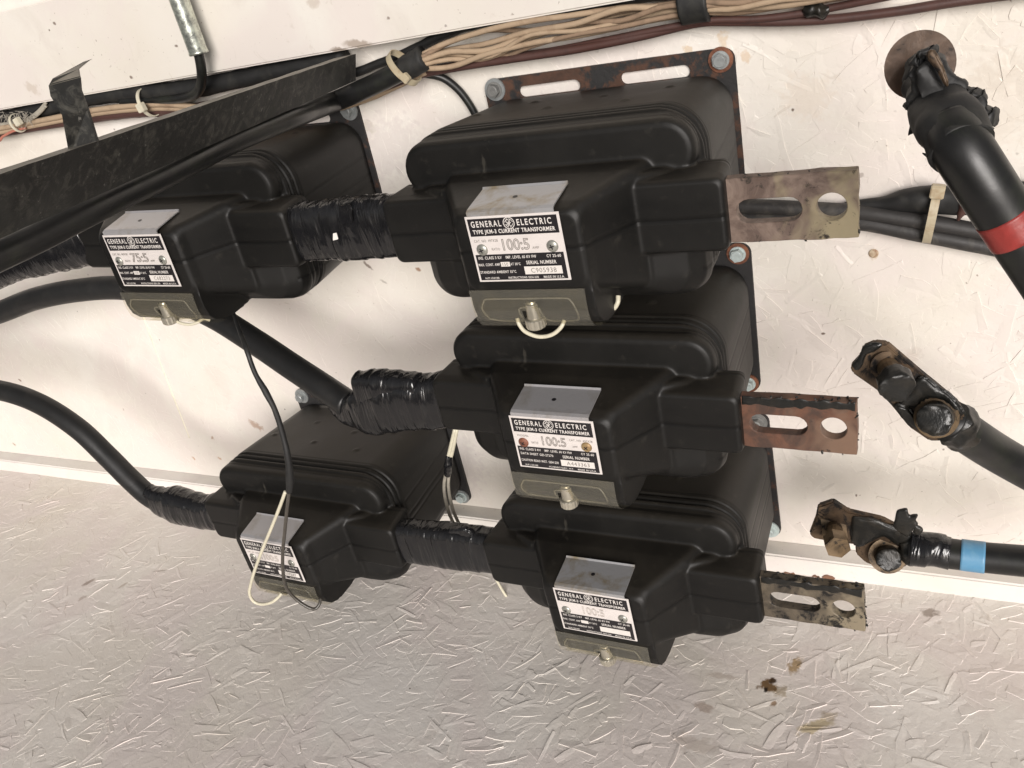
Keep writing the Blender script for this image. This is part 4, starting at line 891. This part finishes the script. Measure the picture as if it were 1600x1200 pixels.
child_trace('tape_tail', [(1440, 240), (1456, 244), (1476, 250), (1474, 256), (1452, 250)], .372, .003, MT['cloth_tape'], L1c, bevel=.0005)
# 2: middle
L2c = empty('lug_cable', A(1480, 650, .33), 'disconnected black cable with two big bolts in its brass lug, no coloured band', 'cable', GL)
childsweep(L2c, 'cable', [A(1478, 654, .312), A(1503, 672, .300), A(1550, 703, .275), A(1600, 732, .262), A(1660, 764, .255), A(1740, 808, .25)], [.0165, .0170, .0168, .0168], MT['jacket_gl'], n=28)
child_trace('lug_pad', [(1328, 574), (1343, 558), (1347, 544), (1366, 536), (1386, 538), (1442, 586), (1462, 602), (1498, 632), (1508, 655), (1500, 680), (1470, 690), (1452, 690), (1420, 668), (1394, 636), (1372, 612), (1332, 584)], .318, .008, MT['lugc'], L2c, bevel=.0015)
child_trace('black_crust', [(1330, 572), (1343, 555), (1348, 543), (1366, 536), (1380, 538), (1370, 550), (1352, 556), (1346, 574), (1336, 582)], .3195, .004, MT['goo'], L2c, bevel=.001, lump=.0012)
child_trace('black_crust', [(1428, 590), (1445, 588), (1470, 608), (1500, 632), (1508, 650), (1495, 650), (1470, 626), (1448, 622), (1440, 640), (1425, 640), (1400, 634), (1420, 612)], .322, .006, MT['goo'], L2c, bevel=.002, lump=.002)
child_trace('black_crust', [(1396, 632), (1420, 636), (1434, 660), (1448, 684), (1420, 668), (1404, 650)], .3225, .006, MT['goo'], L2c, bevel=.002, lump=.002)
bolt(L2c, 'bolt_shank', A(1386, 571, .316), A(1397, 592, .345), .0088, MT['brass'])
bolt(L2c, 'washer', A(1383, 569, .318), A(1384.5, 571, .3205), .0125, MT['lugc'])
bolt(L2c, 'bolt_end', A(1397, 590, .342), A(1404, 606, .357), .0135, MT['goo'], 20, .0022)
bolt(L2c, 'washer', A(1464, 652, .318), A(1463, 652, .326), .0172, MT['brass'], 28)
bolt(L2c, 'bolt_head', A(1463, 652, .325), A(1460, 656, .341), .0138, MT['goo'], 20, .0018)
childsweep(L2c, 'torn_jacket', [A(1482, 656, .312), A(1495, 665, .305), A(1508, 674, .298)], [.0185, .0192, .0176], MT['goo'], n=26, per=6, lump=.28, lscale=90)
# 3: blue band
Z3 = .165
L3c = empty('lug_cable', A(1440, 860, Z3), 'disconnected black cable with a pale blue tape band and bolted brass lug', 'cable', GL)
childsweep(L3c, 'cable', [A(1420, 854, Z3), A(1455, 860, Z3), A(1500, 867, Z3), (A(1560, 873, Z3)), A(1640, 880, Z3), A(1740, 888, Z3)], [.0165, .0170, .0166, .0170, .0170], MT['jacket_gl'], n=28)
childsweep(L3c, 'blue_tape_band', [A(1501, 866.5, Z3), A(1520, 869, Z3), A(1539, 871.3, Z3)], .01735, MT['blue'], n=32, per=5)
wrapchild(L3c, [A(1424, 855, Z3), A(1445, 858, Z3), A(1465, 861, Z3), A(1484, 864, Z3)], [.0195, .0195, .0188, .0178], 81, MT['tape'], ridge=(.030, .0012), lump=.10)
child_trace('lug_pad', [(1264, 834), (1274, 808), (1277, 792), (1301, 784), (1325, 800), (1378, 812), (1420, 834), (1436, 846), (1432, 872), (1412, 888), (1384, 892), (1352, 880), (1337, 866), (1336, 852), (1290, 846), (1270, 842)], Z3, .009, MT['lugc'], L3c, bevel=.0018)
child_trace('black_crust', [(1330, 808), (1372, 814), (1420, 834), (1432, 848), (1400, 852), (1380, 840), (1352, 852), (1338, 858), (1328, 846)], Z3 + .004, .005, MT['goo'], L3c, bevel=.0015, lump=.0018)
bolt(L3c, 'square_washer', A(1303, 824, Z3), A(1303, 824, Z3 + .004), .0190, MT['brass'], 4)
bolt(L3c, 'bolt_shank', A(1303, 824, Z3), A(1308, 846, Z3 + .045), .0090, MT['brass'])
bolt(L3c, 'nut', A(1306, 842, Z3 + .036), A(1309, 856, Z3 + .052), .0140, MT['brass'], 6)
bolt(L3c, 'washer', A(1386, 866, Z3), A(1387, 869, Z3 + .007), .0205, MT['brass'], 28)
bolt(L3c, 'bolt_head', A(1387, 869, Z3 + .006), A(1389, 875, Z3 + .022), .0135, MT['goo'], 20, .0018)
for k, poly in enumerate(([(1404, 834), (1396, 822), (1402, 800), (1416, 797), (1421, 808), (1434, 806), (1430, 814), (1436, 820), (1426, 830), (1418, 840)], [(1426, 834), (1430, 820), (1440, 826), (1444, 832), (1436, 838)])):
    child_trace('torn_tape', poly, Z3 + .004, .005, MT['goo'], L3c, bevel=.0008, lump=.0018)
childsweep(L3c, 'black_compound', [A(1418, 842, Z3), A(1426, 856, Z3), A(1418, 872, Z3)], [.010, .015, .011], MT['goo'], n=18, per=8, lump=.4, lscale=90)

# ---------------------------------------------------------------- small seal and signal wires
GS = 'thin seal and signal wires'
tag(sweep('seal_wire', [A(808, 497, .300), A(812, 508, .302), A(822, 519, .304), A(842, 526, .304), A(862, 523, .302), A(876, 512, .300), A(882, 500, .296)], .0021, MT['white_wire'], None, n=10), 'cream seal wire looped under the thumb nut of the uppermost right transformer', 'wire', GS)
tag(sweep('seal_wire', [A(930, 492, .262), A(945, 489, .260), A(958, 483, .258), A(965, 473, .256), A(966, 462, .252)], .0024, MT['white_wire'], None, n=10), 'short cream wire showing at the lower right corner of the uppermost right transformer', 'wire', GS)
tag(sweep('seal_wire', [A(268, 497, .300), A(280, 504, .302), A(295, 507, .300), A(308, 504, .296), A(318, 498, .29), A(328, 500, .285)], .0020, MT['white_wire'], None, n=10), 'cream seal wire from the thumb nut of the upper left transformer', 'wire', GS)
tag(sweep('hanging_wire', [A(362, 478, .235), A(370, 505, .27), A(384, 542, .31), A(398, 582, .32), A(415, 612, .325), A(430, 642, .33), A(442, 680, .335), A(450, 715, .34), A(453, 745, .342), A(452, 768, .343)], [.0022, .0025, .0032, .0030, .0040, .0034, .0036, .0042, .0052, .0045], MT['cloth_tape'], None, n=12, lump=.1, lscale=90), 'thin black taped wire hanging down in front of the lower left transformer', 'wire', GS)
tag(sweep('hanging_wire', [A(446, 768, .343), A(436, 795, .343), A(424, 825, .342), A(411, 856, .341), A(399, 888, .340), A(392, 912, .338), A(390, 928, .336), A(397, 940, .334), (A(410, 944, .332)), A(424, 941, .330), A(434, 934, .326), A(440, 927, .322)], .0024, MT['white_wire'], None, n=10), 'cream wire looping down in front of the lower left nameplate', 'wire', GS)
tag(sweep('hanging_wire', [A(452, 768, .344), A(448, 800, .343), A(445, 830, .342), A(442, 860, .341), A(442, 890, .340), A(446, 915, .338), A(456, 930, .336), A(470, 942, .334), A(484, 950, .332), A(493, 951, .328), A(499, 944, .322), A(501, 935, .316)], .0024, MT['dark_wire'], None, n=10), 'grey-black wire looping down beside the cream one over the lower left nameplate', 'wire', GS)
for k in (0, 1):
    x = k * 5
    tag(sweep('signal_wire', [A(711 + x * .6, 670, .12), A(705 + x * .8, 695, .12), A(700 + x * .8, 716, .12)], .0030, MT['white_wire'], None, n=10, per=5), ('cream wire end above the black splice, left of the pair', 'cream wire end above the black splice, right of the pair')[k], 'wire', GS)
    tag(sweep('signal_wire', [A(697 + x, 738, .12), A(694 + x * 1.3, 755, .12), A(695 + x * 1.5, 775, .125), A(701 + x * 1.6, 800, .13), A(712 + x * 1.7, 825, .14)], .0026, MT['grey_wire'], None, n=10, per=6), ('pale wire running down from the black splice, left of the pair', 'pale wire running down from the black splice, right of the pair')[k], 'wire', GS)
tag(sweep('splice', [A(702, 712, .12), A(701, 725, .122), A(699, 742, .12)], [.0050, .0065, .0050], MT['tape'], None, n=12, lump=.3, lscale=120), 'black taped splice between pale wires above the lower taped joint', 'splice')
tag(sweep('signal_wire', [A(775, 905, .16), A(790, 930, .16), A(815, 962, .165), A(845, 990, .175), A(872, 1008, .19), A(895, 1014, .2)], .0022, MT['white_wire'], None, n=10), 'thin cream wire slanting down behind the lowest right transformer', 'wire', GS)
